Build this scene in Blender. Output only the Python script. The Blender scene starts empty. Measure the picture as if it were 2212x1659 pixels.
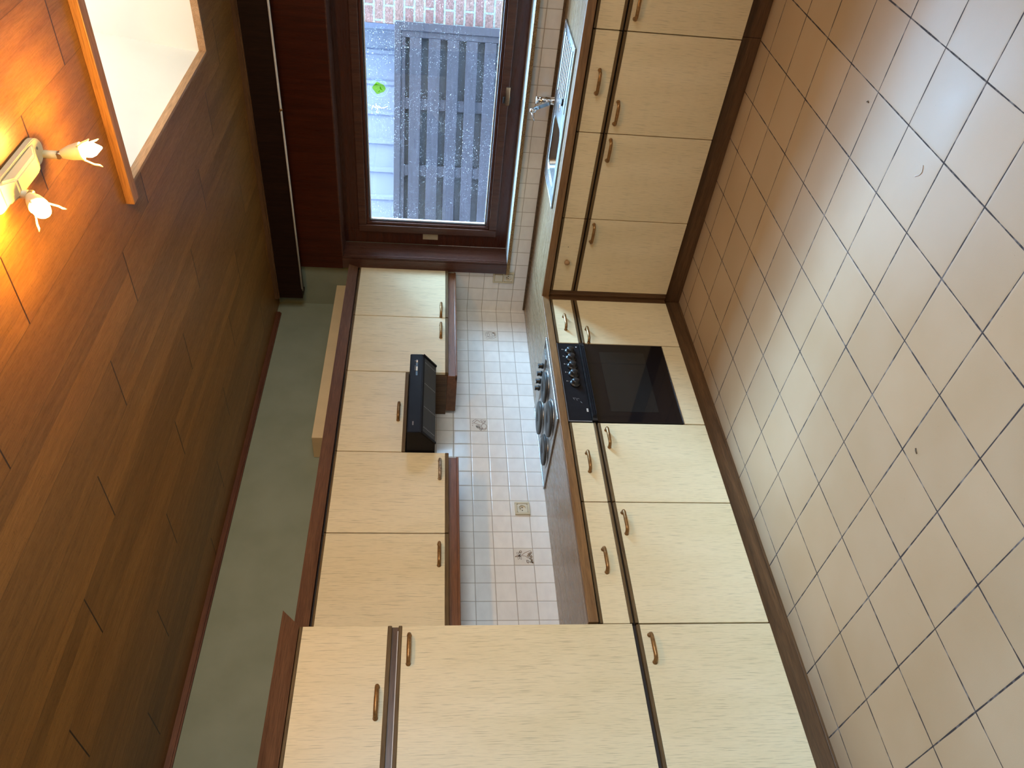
import bpy, bmesh, math, random
from mathutils import Vector, Matrix
random.seed(7)
sc = bpy.context.scene
COL = sc.collection
PI = math.pi

# ------------------------------------------------------------------ key dimensions (metres)
ZC = 2.53                                   # ceiling
XD = 0.590                                  # door face of the left run
YD = -0.578                                 # door face of the back run
XW = 0.344                                  # door face of the wall cabinets
ZCT, ZCU = 0.862, 0.8205                    # worktop top / underside
ZDB, ZDT, ZRB, ZRT = 0.109, 0.654, 0.690, 0.800

# ------------------------------------------------------------------ material helpers
class NT:
    def __init__(s, name):
        s.m = bpy.data.materials.new(name); s.m.use_nodes = True
        s.t = s.m.node_tree; s.t.nodes.clear()
        s.out = s.t.nodes.new('ShaderNodeOutputMaterial')
    def n(s, typ, **kw):
        nd = s.t.nodes.new(typ)
        for k, v in kw.items(): setattr(nd, k, v)
        return nd
    def link(s, a, b): s.t.links.new(a, b)
    def put(s, sock, v):
        if hasattr(v, 'is_linked') or hasattr(v, 'links'): s.link(v, sock)
        else:
            if hasattr(sock.default_value, '__len__') and not hasattr(v, '__len__'): v = (v, v, v)
            if hasattr(v, '__len__') and len(v) == 3 and len(sock.default_value) == 4: v = (*v, 1)
            sock.default_value = v
    def math(s, op, a, b=0.0, c=0.0):
        nd = s.n('ShaderNodeMath', operation=op)
        for i, v in enumerate((a, b, c)): s.put(nd.inputs[i], v)
        return nd.outputs[0]
    def coord(s, kind='Object'): return s.n('ShaderNodeTexCoord').outputs[kind]
    def xyz(s, v):
        nd = s.n('ShaderNodeSeparateXYZ'); s.link(v, nd.inputs[0]); return nd.outputs
    def comb(s, x, y, z):
        nd = s.n('ShaderNodeCombineXYZ')
        for i, v in enumerate((x, y, z)): s.put(nd.inputs[i], v)
        return nd.outputs[0]
    def scale(s, v, sc3):
        nd = s.n('ShaderNodeMapping'); s.link(v, nd.inputs[0]); nd.inputs['Scale'].default_value = sc3
        return nd.outputs[0]
    def noise(s, v, scale=1.0, detail=3.0, rough=0.5, dist=0.0):
        nd = s.n('ShaderNodeTexNoise'); s.link(v, nd.inputs['Vector'])
        nd.inputs['Scale'].default_value = scale; nd.inputs['Detail'].default_value = detail
        nd.inputs['Roughness'].default_value = rough; nd.inputs['Distortion'].default_value = dist
        return nd.outputs[0]
    def white(s, v):
        nd = s.n('ShaderNodeTexWhiteNoise'); nd.noise_dimensions = '3D'; s.link(v, nd.inputs['Vector']); return nd.outputs['Value']
    def ramp(s, f, p0, p1, v0=0.0, v1=1.0):
        nd = s.n('ShaderNodeMapRange'); s.put(nd.inputs[0], f)
        for i, v in enumerate((p0, p1, v0, v1)): nd.inputs[i + 1].default_value = v
        return nd.outputs[0]
    def mix(s, f, a, b, mode='MIX'):
        nd = s.n('ShaderNodeMix', data_type='RGBA', blend_type=mode)
        s.put(nd.inputs[0], f); s.put(nd.inputs[6], a); s.put(nd.inputs[7], b)
        return nd.outputs[2]
    def mulc(s, c, f): return s.mix(1.0, c, s.comb(f, f, f), 'MULTIPLY')
    def bump(s, h, strength=0.3, dist=0.002):
        nd = s.n('ShaderNodeBump'); s.link(h, nd.inputs['Height'])
        nd.inputs['Strength'].default_value = strength; nd.inputs['Distance'].default_value = dist
        return nd.outputs[0]
    def bsdf(s, color, rough=0.5, metal=0.0, normal=None, spec=0.5, coat=0.0, trans=0.0, ior=1.45, coat_rough=0.1):
        b = s.n('ShaderNodeBsdfPrincipled')
        s.put(b.inputs['Base Color'], color); s.put(b.inputs['Roughness'], rough); s.put(b.inputs['Metallic'], metal)
        b.inputs['Specular IOR Level'].default_value = spec; b.inputs['Coat Weight'].default_value = coat
        b.inputs['Coat Roughness'].default_value = coat_rough
        b.inputs['Transmission Weight'].default_value = trans; b.inputs['IOR'].default_value = ior
        if normal is not None: s.link(normal, b.inputs['Normal'])
        s.link(b.outputs[0], s.out.inputs[0]); return s.m

def plain(name, color, rough=0.5, metal=0.0, var=0.08, scale=25.0, **kw):
    t = NT(name); v = t.coord()
    f = t.ramp(t.noise(v, scale, 4), 0.3, 0.7, 1 - var, 1 + var)
    return t.bsdf(t.mulc(color, f), rough, metal, **kw)

def wood(name, c1, c2, axis=1, rough=0.4, grain=1.0, pores=0.35, spec=0.5, coat=0.0):
    t = NT(name); v = t.coord()
    s1 = [38 * grain] * 3; s1[axis] = 2.2 * grain
    s2 = [420 * grain] * 3; s2[axis] = 14 * grain
    a = t.noise(t.scale(v, s1), 1, 5, 0.6, 0.6)
    b = t.noise(t.scale(v, s2), 1, 3, 0.6)
    c = t.mix(t.ramp(a, 0.33, 0.68), c1, c2)
    c = t.mulc(c, t.ramp(b, 0.35, 0.62, 1 - pores, 1.08))
    return t.bsdf(c, t.ramp(b, 0.3, 0.7, rough + 0.08, rough - 0.04), normal=t.bump(b, 0.12, 0.0006), spec=spec, coat=coat)

def glow(name, color, strength):
    t = NT(name); e = t.n('ShaderNodeEmission')
    e.inputs[0].default_value = (*color, 1); e.inputs[1].default_value = strength
    t.link(e.outputs[0], t.out.inputs[0]); return t.m

def cream_laminate():
    t = NT('cream laminate'); v = t.coord()
    st = t.noise(t.scale(v, (330, 330, 11)), 1, 2, 0.55)
    st2 = t.noise(t.scale(v, (620, 620, 26)), 1, 2, 0.5)
    broad = t.noise(t.scale(v, (9, 9, 2.2)), 1, 4, 0.55)
    dirt = t.noise(v, 420, 1)
    c = t.mix(t.ramp(broad, 0.3, 0.7), (0.685, 0.570, 0.350), (0.745, 0.630, 0.410))
    c = t.mulc(c, t.ramp(st, 0.57, 0.72, 1.0, 0.66))
    c = t.mulc(c, t.ramp(st2, 0.52, 0.75, 1.0, 0.86))
    c = t.mulc(c, t.ramp(dirt, 0.80, 0.84, 1.0, 0.55))
    return t.bsdf(c, 0.38, normal=t.bump(st, 0.05, 0.0004), spec=0.4)

def ceiling_planks():
    t = NT('ceiling planks'); x, y, z = t.xyz(t.coord())
    k = (ZC - 1.5257) / (2.535 - 1.5257)
    X0 = 3.3706 + (2.0014 - 3.3706) * k; W = 0.2057 * k
    Y0 = -4.179 + (-1.688 + 4.179) * k; SH = 0.306 * k; L = 1.224 * k
    u = t.math('DIVIDE', t.math('SUBTRACT', X0, x), W)
    n = t.math('FLOOR', u); fu = t.math('FRACT', u)
    w = t.math('DIVIDE', t.math('ADD', t.math('SUBTRACT', y, Y0), t.math('MULTIPLY', n, SH)), L)
    m = t.math('FLOOR', w); fw = t.math('FRACT', w)
    r = t.white(t.comb(n, m, 3.0)); r2 = t.white(t.comb(n, m, 9.0))
    # each panel shows two or three narrow lamellas
    lam = t.white(t.comb(n, m, t.math('FLOOR', t.math('MULTIPLY', fu, 2.6))))
    gx = t.math('ADD', t.math('MULTIPLY', x, 34), t.math('MULTIPLY', r, 40))
    gv = t.comb(gx, t.math('MULTIPLY', y, 2.1), r2)
    g = t.noise(gv, 1, 5, 0.6, 0.8)
    fine = t.noise(t.comb(t.math('MULTIPLY', x, 300), t.math('MULTIPLY', y, 22), r), 1, 3, 0.6)
    fleck = t.noise(t.comb(t.math('MULTIPLY', x, 90), t.math('MULTIPLY', y, 260), r), 1, 2, 0.5, 1.2)
    c = t.mix(t.ramp(g, 0.3, 0.7), (0.205, 0.082, 0.014), (0.295, 0.130, 0.027))
    c = t.mulc(c, t.ramp(lam, 0, 1, 0.80, 1.16))
    c = t.mulc(c, t.ramp(fine, 0.35, 0.62, 0.82, 1.06))
    c = t.mulc(c, t.ramp(fleck, 0.60, 0.69, 1.0, 0.72))
    j1 = t.math('LESS_THAN', t.math('MINIMUM', fu, t.math('SUBTRACT', 1.0, fu)), 0.0055)
    j2 = t.math('LESS_THAN', t.math('MULTIPLY', t.math('MINIMUM', fw, t.math('SUBTRACT', 1.0, fw)), L), 0.0028)
    j = t.math('MAXIMUM', t.math('MULTIPLY', j1, 0.55), j2)
    c = t.mix(j, c, (0.03, 0.011, 0.004))
    return t.bsdf(c, t.ramp(fine, 0.3, 0.7, 0.46, 0.36), normal=t.bump(t.math('SUBTRACT', 1.0, j), 0.4, 0.002), spec=0.45)

def floor_tiles():
    t = NT('floor tiles'); v = t.coord(); x, y, z = t.xyz(v)
    S = 0.2466
    u = t.math('DIVIDE', t.math('SUBTRACT', x, 0.6388 - 4 * S), S); w = t.math('DIVIDE', t.math('SUBTRACT', y, -0.9208 + 6 * S), S)
    fu, fw = t.math('FRACT', u), t.math('FRACT', w)
    r = t.white(t.comb(t.math('FLOOR', u), t.math('FLOOR', w), 1.0))
    wob = t.ramp(t.noise(v, 9, 3), 0.35, 0.65, 0.0065, 0.0125)
    du = t.math('MINIMUM', fu, t.math('SUBTRACT', 1.0, fu)); dw = t.math('MINIMUM', fw, t.math('SUBTRACT', 1.0, fw))
    d = t.math('MINIMUM', du, dw)
    g = t.math('LESS_THAN', d, wob)
    big = t.noise(v, 3.0, 4); fine = t.noise(v, 900, 2); sp = t.noise(v, 150, 1)
    c = t.mix(t.ramp(big, 0.3, 0.7), (0.430, 0.292, 0.168), (0.470, 0.332, 0.205))
    c = t.mulc(c, t.ramp(r, 0, 1, 0.95, 1.04)); c = t.mulc(c, t.ramp(fine, 0.35, 0.65, 0.93, 1.06))
    c = t.mulc(c, t.ramp(sp, 0.80, 0.83, 1.0, 0.5))
    gc = t.mix(t.ramp(t.noise(v, 26, 4), 0.50, 0.68), (0.040, 0.031, 0.031), (0.20, 0.17, 0.155))
    c = t.mix(g, c, gc)
    rough = t.mix(g, t.ramp(big, 0.3, 0.7, 0.36, 0.46), 0.8)
    h = t.ramp(d, 0.004, 0.03)
    return t.bsdf(c, rough, normal=t.bump(h, 0.25, 0.002), spec=0.33)

def tiled_wall(name, horiz, h0, z_top, x_only=None):
    """white 10 cm tiles from the worktop up to z_top, olive green paint above"""
    t = NT(name); v = t.coord(); xyz = t.xyz(v); S = 0.1014
    hh = xyz[horiz]; z = xyz[2]
    u = t.math('DIVIDE', t.math('SUBTRACT', hh, h0 - 80 * S), S); w = t.math('DIVIDE', t.math('SUBTRACT', z, 1.2619 - 14 * S), S)
    fu, fw = t.math('FRACT', u), t.math('FRACT', w)
    d = t.math('MINIMUM', t.math('MINIMUM', fu, t.math('SUBTRACT', 1.0, fu)), t.math('MINIMUM', fw, t.math('SUBTRACT', 1.0, fw)))
    r = t.white(t.comb(t.math('FLOOR', u), t.math('FLOOR', w), 2.0))
    g = t.math('LESS_THAN', d, 0.017)
    cl = t.noise(t.scale(v, (14, 14, 26)), 1, 4)
    c = t.mix(t.ramp(cl, 0.35, 0.7), (0.86, 0.84, 0.80), (0.80, 0.78, 0.745))
    c = t.mulc(c, t.ramp(r, 0, 1, 0.94, 1.03))
    c = t.mulc(c, t.ramp(t.noise(v, 240, 1), 0.79, 0.83, 1.0, 0.5))
    c = t.mix(g, c, (0.40, 0.355, 0.30))
    paint = t.mix(t.ramp(t.noise(v, 5, 3), 0.3, 0.7), (0.225, 0.246, 0.166), (0.262, 0.283, 0.198))
    up = t.math('GREATER_THAN', z, z_top)
    if x_only is not None: up = t.math('MAXIMUM', up, t.math('LESS_THAN', hh, x_only))
    c = t.mix(up, c, paint)
    rough = t.mix(t.math('MAXIMUM', up, g), 0.16, 0.7)
    wave = t.noise(v, 16, 2)
    h = t.math('ADD', t.ramp(d, 0.012, 0.06), t.math('MULTIPLY', wave, 0.6))
    h = t.math('MULTIPLY', h, t.math('SUBTRACT', 1.0, up))
    return t.bsdf(c, rough, normal=t.bump(h, 0.35, 0.0025))

def brick_mat():
    t = NT('red brick'); v = t.coord()
    nd = t.n('ShaderNodeTexBrick'); x, y, z = t.xyz(v)
    t.link(t.comb(x, z, 0.0), nd.inputs['Vector'])
    nd.inputs['Color1'].default_value = (0.135, 0.072, 0.074, 1); nd.inputs['Color2'].default_value = (0.17, 0.110, 0.102, 1)
    nd.inputs['Mortar'].default_value = (0.17, 0.20, 0.215, 1); nd.inputs['Scale'].default_value = 1.0
    nd.inputs['Mortar Size'].default_value = 0.009; nd.inputs['Brick Width'].default_value = 0.21
    nd.inputs['Row Height'].default_value = 0.078; nd.inputs['Mortar Smooth'].default_value = 0.2
    a = t.noise(t.scale(v, (30, 30, 55)), 1, 5, 0.7, 1.5)
    c = t.mulc(nd.outputs[0], t.ramp(a, 0.35, 0.65, 0.65, 1.5))
    h = t.math('ADD', t.math('MULTIPLY', nd.outputs[1], -0.6), t.math('MULTIPLY', a, 0.6))
    return t.bsdf(c, 0.85, normal=t.bump(h, 0.8, 0.012))

def fence_mat():
    t = NT('dark stained fence board'); v = t.coord()
    a = t.noise(t.scale(v, (5, 60, 60)), 1, 4)
    s = t.noise(v, 260, 2, 0.6)
    c = t.mix(t.ramp(a, 0.3, 0.7), (0.022, 0.0215, 0.034), (0.033, 0.032, 0.050))
    c = t.mix(t.ramp(s, 0.62, 0.72), c, (0.075, 0.073, 0.085))
    return t.bsdf(c, 0.75)

def pane_glass():
    """clear window pane with dust specks and old cobweb marks on it"""
    t = NT('window pane glass'); v = t.coord()
    fr = t.n('ShaderNodeFresnel'); fr.inputs[0].default_value = 1.45
    tr = t.n('ShaderNodeBsdfTransparent'); tr.inputs[0].default_value = (0.93, 0.96, 0.97, 1)
    gl = t.n('ShaderNodeBsdfGlossy'); gl.inputs['Roughness'].default_value = 0.02
    m1 = t.n('ShaderNodeMixShader'); t.link(t.math('MULTIPLY', fr.outputs[0], 0.7), m1.inputs[0])
    t.link(tr.outputs[0], m1.inputs[1]); t.link(gl.outputs[0], m1.inputs[2])
    df = t.n('ShaderNodeBsdfTranslucent'); df.inputs[0].default_value = (0.85, 0.87, 0.9, 1)
    a = t.noise(v, 210, 1.5, 0.6); b = t.noise(v, 4, 2)
    f = t.math('MULTIPLY', t.ramp(a, 0.70, 0.72), t.ramp(b, 0.38, 0.60, 0.15, 0.60))
    m2 = t.n('ShaderNodeMixShader'); t.link(f, m2.inputs[0]); t.link(m1.outputs[0], m2.inputs[1]); t.link(df.outputs[0], m2.inputs[2])
    t.link(m2.outputs[0], t.out.inputs[0]); return t.m

def sticker_glass():
    t = NT('clear sticker film')
    tr = t.n('ShaderNodeBsdfTransparent'); tr.inputs[0].default_value = (0.95, 0.97, 0.95, 1)
    df = t.n('ShaderNodeBsdfTranslucent'); df.inputs[0].default_value = (0.75, 0.85, 0.85, 1)
    m = t.n('ShaderNodeMixShader'); m.inputs[0].default_value = 0.02
    t.link(tr.outputs[0], m.inputs[1]); t.link(df.outputs[0], m.inputs[2]); t.link(m.outputs[0], t.out.inputs[0]); return t.m

def filt(name, color):
    t = NT(name); tr = t.n('ShaderNodeBsdfTransparent'); tr.inputs[0].default_value = (*color, 1)
    df = t.n('ShaderNodeBsdfDiffuse'); df.inputs[0].default_value = (*color, 1)
    m = t.n('ShaderNodeMixShader'); m.inputs[0].default_value = 0.15
    t.link(tr.outputs[0], m.inputs[1]); t.link(df.outputs[0], m.inputs[2]); t.link(m.outputs[0], t.out.inputs[0]); return t.m
def thin_film(name, color, opac):
    t = NT(name)
    tr = t.n('ShaderNodeBsdfTransparent')
    df = t.n('ShaderNodeBsdfTranslucent'); df.inputs[0].default_value = (*color, 1)
    m = t.n('ShaderNodeMixShader'); m.inputs[0].default_value = opac
    t.link(tr.outputs[0], m.inputs[1]); t.link(df.outputs[0], m.inputs[2]); t.link(m.outputs[0], t.out.inputs[0]); return t.m

def bulb_mat():
    t = NT('lit candle bulb')
    e = t.n('ShaderNodeEmission'); e.inputs[0].default_value = (1.0, 0.50, 0.09, 1); e.inputs[1].default_value = BULB
    t.link(e.outputs[0], t.out.inputs[0]); return t.m

def steel(name='brushed steel', rough=0.30, col=(0.40, 0.405, 0.41)):
    t = NT(name); v = t.coord()
    a = t.noise(t.scale(v, (6, 240, 240)), 1, 2)
    return t.bsdf(t.mulc(col, t.ramp(a, 0.3, 0.7, 0.92, 1.06)), t.ramp(a, 0.3, 0.7, rough - 0.05, rough + 0.07), 1.0)

def grille_mat():
    """black perforated metal: rows of round holes with pale filter behind"""
    t = NT('black perforated grille'); x, y, z = t.xyz(t.coord())
    u = t.math('FRACT', t.math('DIVIDE', y, 0.0105)); 
    row = t.math('DIVIDE', x, 0.0085); w = t.math('FRACT', row)
    du = t.math('SUBTRACT', u, 0.5); dw = t.math('SUBTRACT', w, 0.5)
    d = t.math('SQRT', t.math('ADD', t.math('MULTIPLY', du, du), t.math('MULTIPLY', dw, dw)))
    hole = t.math('LESS_THAN', d, 0.24)
    c = t.mix(hole, (0.020, 0.018, 0.018), (0.10, 0.088, 0.07))
    return t.bsdf(c, 0.45)

BULB = 1250.0
M = {}
M['cream'] = cream_laminate()
M['oak_y'] = wood('brown oak along y', (0.080, 0.038, 0.015), (0.150, 0.075, 0.031), 1, 0.36)
M['oak_x'] = wood('brown oak along x', (0.080, 0.038, 0.015), (0.150, 0.075, 0.031), 0, 0.36)
M['oak_z'] = wood('brown oak upright', (0.080, 0.038, 0.015), (0.150, 0.075, 0.031), 2, 0.36)
M['lip_y'] = wood('oak lip along y', (0.165, 0.082, 0.030), (0.255, 0.138, 0.056), 1, 0.36)
M['lip_x'] = wood('oak lip along x', (0.165, 0.082, 0.030), (0.255, 0.138, 0.056), 0, 0.36)
M['edge_y'] = wood('olive brown edge strip along y', (0.100, 0.060, 0.024), (0.155, 0.100, 0.045), 1, 0.5, spec=0.2)
M['edge_x'] = wood('olive brown edge strip along x', (0.100, 0.060, 0.024), (0.155, 0.100, 0.045), 0, 0.5, spec=0.2)
M['crown'] = wood('red brown cornice wood', (0.110, 0.046, 0.020), (0.165, 0.074, 0.034), 1, 0.5, spec=0.25)
M['pelmet'] = wood('warm brown pelmet wood', (0.150, 0.058, 0.024), (0.215, 0.092, 0.040), 1, 0.34)
M['carcass'] = plain('dark cabinet carcass', (0.030, 0.016, 0.009), 0.6)
M['maho_x'] = wood('dark mahogany along x', (0.050, 0.013, 0.007), (0.085, 0.024, 0.012), 0, 0.28, spec=0.5)
M['maho_z'] = wood('dark mahogany upright', (0.036, 0.0055, 0.0012), (0.064, 0.011, 0.003), 2, 0.3, spec=0.3)
M['casing'] = wood('red brown casing', (0.058, 0.021, 0.013), (0.100, 0.040, 0.025), 2, 0.28, spec=0.45)
M['casing_x'] = wood('red brown casing along x', (0.058, 0.021, 0.013), (0.100, 0.040, 0.025), 0, 0.28, spec=0.45)
M['box'] = wood('dark box wood', (0.013, 0.005, 0.003), (0.024, 0.009, 0.0045), 2, 0.5, spec=0.2)
M['top_y'] = wood('worktop laminate along y', (0.195, 0.122, 0.060), (0.305, 0.205, 0.112), 1, 0.25, 0.8, 0.2)
M['top_x'] = wood('worktop laminate along x', (0.195, 0.122, 0.060), (0.305, 0.205, 0.112), 0, 0.25, 0.8, 0.2)
M['trimw'] = wood('ceiling trim wood', (0.085, 0.028, 0.012), (0.150, 0.052, 0.022), 1, 0.5)
M['batten'] = wood('orange oak batten', (0.26, 0.115, 0.032), (0.40, 0.19, 0.06), 0, 0.4)
M['lining'] = wood('pale oak lining', (0.36, 0.19, 0.085), (0.50, 0.29, 0.15), 1, 0.5)
M['ceil'] = ceiling_planks()
M['floor'] = floor_tiles()
M['wl'] = tiled_wall('left wall tiles and green paint', 1, -0.0229, 1.5661)
M['wb'] = tiled_wall('back wall tiles and green paint', 0, 0.1855, 1.4725)
M['green'] = plain('olive green wall paint', (0.225, 0.23, 0.155), 0.7, var=0.06, scale=5)
M['white'] = plain('white painted wall', (0.72, 0.70, 0.64), 0.7, var=0.03)
M['shaft'] = plain('white skylight lining', (0.84, 0.83, 0.78), 0.6, var=0.03, scale=4)
M['duct'] = plain('cream painted boxing', (0.70, 0.53, 0.29), 0.45, var=0.05, scale=8)
M['black'] = plain('black enamel', (0.010, 0.009, 0.0105), 0.45, var=0.1, spec=0.14)
M['blackglass'] = plain('black oven glass', (0.008, 0.0065, 0.007), 0.06, var=0.05)
M['ovenwin'] = plain('dark oven window', (0.014, 0.013, 0.012), 0.04, var=0.1)
M['blackplastic'] = plain('black plastic', (0.015, 0.015, 0.016), 0.3)
M['mark'] = plain('white printed mark', (0.62, 0.58, 0.54), 0.5)
M['greymark'] = plain('grey printed mark', (0.26, 0.25, 0.25), 0.5)
M['steel'] = steel()
M['steel2'] = steel('hob steel', 0.30, (0.33, 0.31, 0.285))
M['chrome'] = plain('chrome', (0.86, 0.88, 0.90), 0.07, 1.0, var=0.02)
M['iron'] = plain('cast iron plate', (0.050, 0.050, 0.048), 0.5, 0.3, var=0.15)
M['ironspot'] = plain('burnt plate centre', (0.055, 0.038, 0.030), 0.6)
M['handle'] = plain('antique bronze handle', (0.26, 0.135, 0.045), 0.34, 0.55, var=0.3, scale=90)
M['handlew'] = plain('worn bronze handle', (0.30, 0.22, 0.15), 0.4, 0.5, var=0.6, scale=140)
M['knobwood'] = wood('pale wooden knob', (0.36, 0.20, 0.085), (0.46, 0.27, 0.12), 1, 0.45)
M['cplast'] = plain('yellowed cream plastic', (0.60, 0.54, 0.38), 0.35, var=0.04)
M['cplast2'] = plain('pale cream plastic', (0.66, 0.62, 0.50), 0.3, var=0.03)
M['hole'] = plain('dark hole', (0.01, 0.01, 0.01), 0.8)
M['lampcream'] = plain('cream lacquered metal', (0.62, 0.55, 0.34), 0.35, var=0.04)
M['brass'] = plain('dull joint metal', (0.35, 0.30, 0.22), 0.35, 0.9)
M['bulb'] = bulb_mat()
M['prong'] = plain('pale glass prong', (0.85, 0.78, 0.55), 0.15, trans=0.3)
M['rodw'] = plain('white curtain rod', (0.62, 0.60, 0.56), 0.35)
M['sill'] = plain('white sill laminate', (0.70, 0.72, 0.68), 0.25, var=0.02)
def chip():
    t = NT('raw chipboard edge'); v = t.coord(); a = t.noise(v, 260, 2, 0.7)
    return t.bsdf(t.mix(t.ramp(a, 0.38, 0.62), (0.10, 0.055, 0.022), (0.36, 0.25, 0.12)), 0.8)
M['chip'] = chip()
M['pane'] = pane_glass()
M['film'] = sticker_glass()
M['lime'] = filt('lime green print', (0.50, 0.92, 0.10))
M['leaf'] = filt('dark green print', (0.30, 0.62, 0.06))
M['scrawl'] = thin_film('white scrawl', (1.0, 1.0, 1.0), 0.55)
M['ring'] = thin_film('sticker rim', (0.25, 0.32, 0.45), 0.5)
M['brick'] = brick_mat()
M['fence'] = fence_mat()
M['fenceback'] = plain('rear fence board', (0.040, 0.038, 0.046), 0.85, var=0.3, scale=200)
M['cladding'] = plain('pale metal cladding', (0.165, 0.20, 0.31), 0.4, var=0.04, scale=3)
M['ground'] = plain('yard paving', (0.16, 0.15, 0.14), 0.85, var=0.2, scale=12)
M['gasket'] = plain('glazing gasket', (0.02, 0.02, 0.022), 0.4)
M['bead'] = plain('pale glazing seal', (0.70, 0.70, 0.70), 0.3)
M['motif'] = plain('brown tile print', (0.26, 0.15, 0.09), 0.3, var=0.4, scale=300)
M['motif2'] = plain('ochre tile print', (0.42, 0.20, 0.06), 0.3, var=0.4, scale=300)
M['motif3'] = plain('grey brown tile print', (0.36, 0.30, 0.26), 0.3, var=0.3, scale=300)
M['dtile'] = plain('cream decorated tile', (0.74, 0.70, 0.63), 0.16, var=0.04)
M['dirt'] = plain('mottled brown', (0.10, 0.06, 0.03), 0.7, var=0.5, scale=60)
M['paper'] = plain('aged paper tag', (0.40, 0.34, 0.24), 0.6)
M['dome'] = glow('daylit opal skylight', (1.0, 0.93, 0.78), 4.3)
M['lit'] = glow('hood lamp lens', (1.0, 0.8, 0.5), 0.0) if False else plain('amber lens', (0.6, 0.42, 0.22), 0.3)

# ------------------------------------------------------------------ mesh helpers
def bxm(bm, x0, x1, y0, y1, z0, z1, bev=0.0, seg=2):
    x0, x1 = sorted((x0, x1)); y0, y1 = sorted((y0, y1)); z0, z1 = sorted((z0, z1))
    vs = [bm.verts.new((x, y, z)) for x in (x0, x1) for y in (y0, y1) for z in (z0, z1)]
    fs = [(0, 1, 3, 2), (4, 6, 7, 5), (0, 4, 5, 1), (2, 3, 7, 6), (0, 2, 6, 4), (1, 5, 7, 3)]
    faces = [bm.faces.new([vs[i] for i in f]) for f in fs]
    if bev > 0:
        es = list({e for f in faces for e in f.edges})
        bmesh.ops.bevel(bm, geom=es, offset=bev, segments=seg, affect='EDGES', profile=0.5)
    return bm
def box(*a, **k): return bxm(bmesh.new(), *a, **k)
def boxes(lst, bev=0.0):
    bm = bmesh.new()
    for b in lst: bxm(bm, *b, bev=bev)
    return bm
def prism(bm, poly, axis, a, b, bev=0.0):
    """extrude 2-D polygon along axis (0 x: poly is (y,z); 1 y: poly is (x,z); 2 z: poly is (x,y))"""
    def P(p, t):
        return {0: (t, p[0], p[1]), 1: (p[0], t, p[1]), 2: (p[0], p[1], t)}[axis]
    A = [bm.verts.new(P(p, a)) for p in poly]; B = [bm.verts.new(P(p, b)) for p in poly]
    n = len(poly); fs = [bm.faces.new(A), bm.faces.new(B[::-1])]
    for i in range(n): fs.append(bm.faces.new((A[i], B[i], B[(i + 1) % n], A[(i + 1) % n])))
    bmesh.ops.recalc_face_normals(bm, faces=fs)
    if bev > 0: bmesh.ops.bevel(bm, geom=list({e for f in fs for e in f.edges}), offset=bev, segments=2, affect='EDGES')
    return bm
def frustum(bm, r0, z0, r1, z1):
    (a0, a1, b0, b1), (c0, c1, d0, d1) = r0, r1
    lo = [bm.verts.new(p) for p in ((a0, b0, z0), (a1, b0, z0), (a1, b1, z0), (a0, b1, z0))]
    hi = [bm.verts.new(p) for p in ((c0, d0, z1), (c1, d0, z1), (c1, d1, z1), (c0, d1, z1))]
    fs = [bm.faces.new(lo[::-1]), bm.faces.new(hi)] + [bm.faces.new((lo[i], lo[(i + 1) % 4], hi[(i + 1) % 4], hi[i])) for i in range(4)]
    return bm
def tube(bm, pts, r, seg=10, caps=True, smooth=True):
    pts = [Vector(p) for p in pts]; rs = r if hasattr(r, '__len__') else [r] * len(pts)
    rings = []; prev = None
    for i, p in enumerate(pts):
        d = (pts[min(i + 1, len(pts) - 1)] - pts[max(i - 1, 0)]).normalized()
        if prev is None:
            up = Vector((0, 0, 1)) if abs(d.z) < 0.9 else Vector((1, 0, 0))
            u = d.cross(up).normalized()
        else:
            u = (prev - d * prev.dot(d)).normalized()
        prev = u; w = d.cross(u)
        rings.append([bm.verts.new(p + (u * math.cos(2 * PI * k / seg) + w * math.sin(2 * PI * k / seg)) * rs[i]) for k in range(seg)])
    for a, b in zip(rings, rings[1:]):
        for k in range(seg):
            f = bm.faces.new((a[k], a[(k + 1) % seg], b[(k + 1) % seg], b[k])); f.smooth = smooth
    if caps:
        bm.faces.new(rings[0][::-1]); bm.faces.new(rings[-1])
    return bm
def lathe(bm, origin, axis, prof, seg=24):
    """prof: list of (distance along axis, radius)"""
    axis = Vector(axis).normalized(); o = Vector(origin)
    up = Vector((0, 0, 1)) if abs(axis.z) < 0.9 else Vector((1, 0, 0))
    u = axis.cross(up).normalized(); w = axis.cross(u); rings = []
    for t, r in prof:
        if r < 1e-6: rings.append([bm.verts.new(o + axis * t)])
        else: rings.append([bm.verts.new(o + axis * t + (u * math.cos(2 * PI * k / seg) + w * math.sin(2 * PI * k / seg)) * r) for k in range(seg)])
    for a, b in zip(rings, rings[1:]):
        for k in range(seg):
            k2 = (k + 1) % seg
            if len(a) == 1 and len(b) == 1: continue
            if len(a) == 1: f = bm.faces.new((a[0], b[k2], b[k]))
            elif len(b) == 1: f = bm.faces.new((a[k], a[k2], b[0]))
            else: f = bm.faces.new((a[k], a[k2], b[k2], b[k]))
            f.smooth = True
    if len(rings[0]) > 1: bm.faces.new(rings[0][::-1])
    if len(rings[-1]) > 1: bm.faces.new(rings[-1])
    bmesh.ops.recalc_face_normals(bm, faces=bm.faces[:])
    return bm
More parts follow.
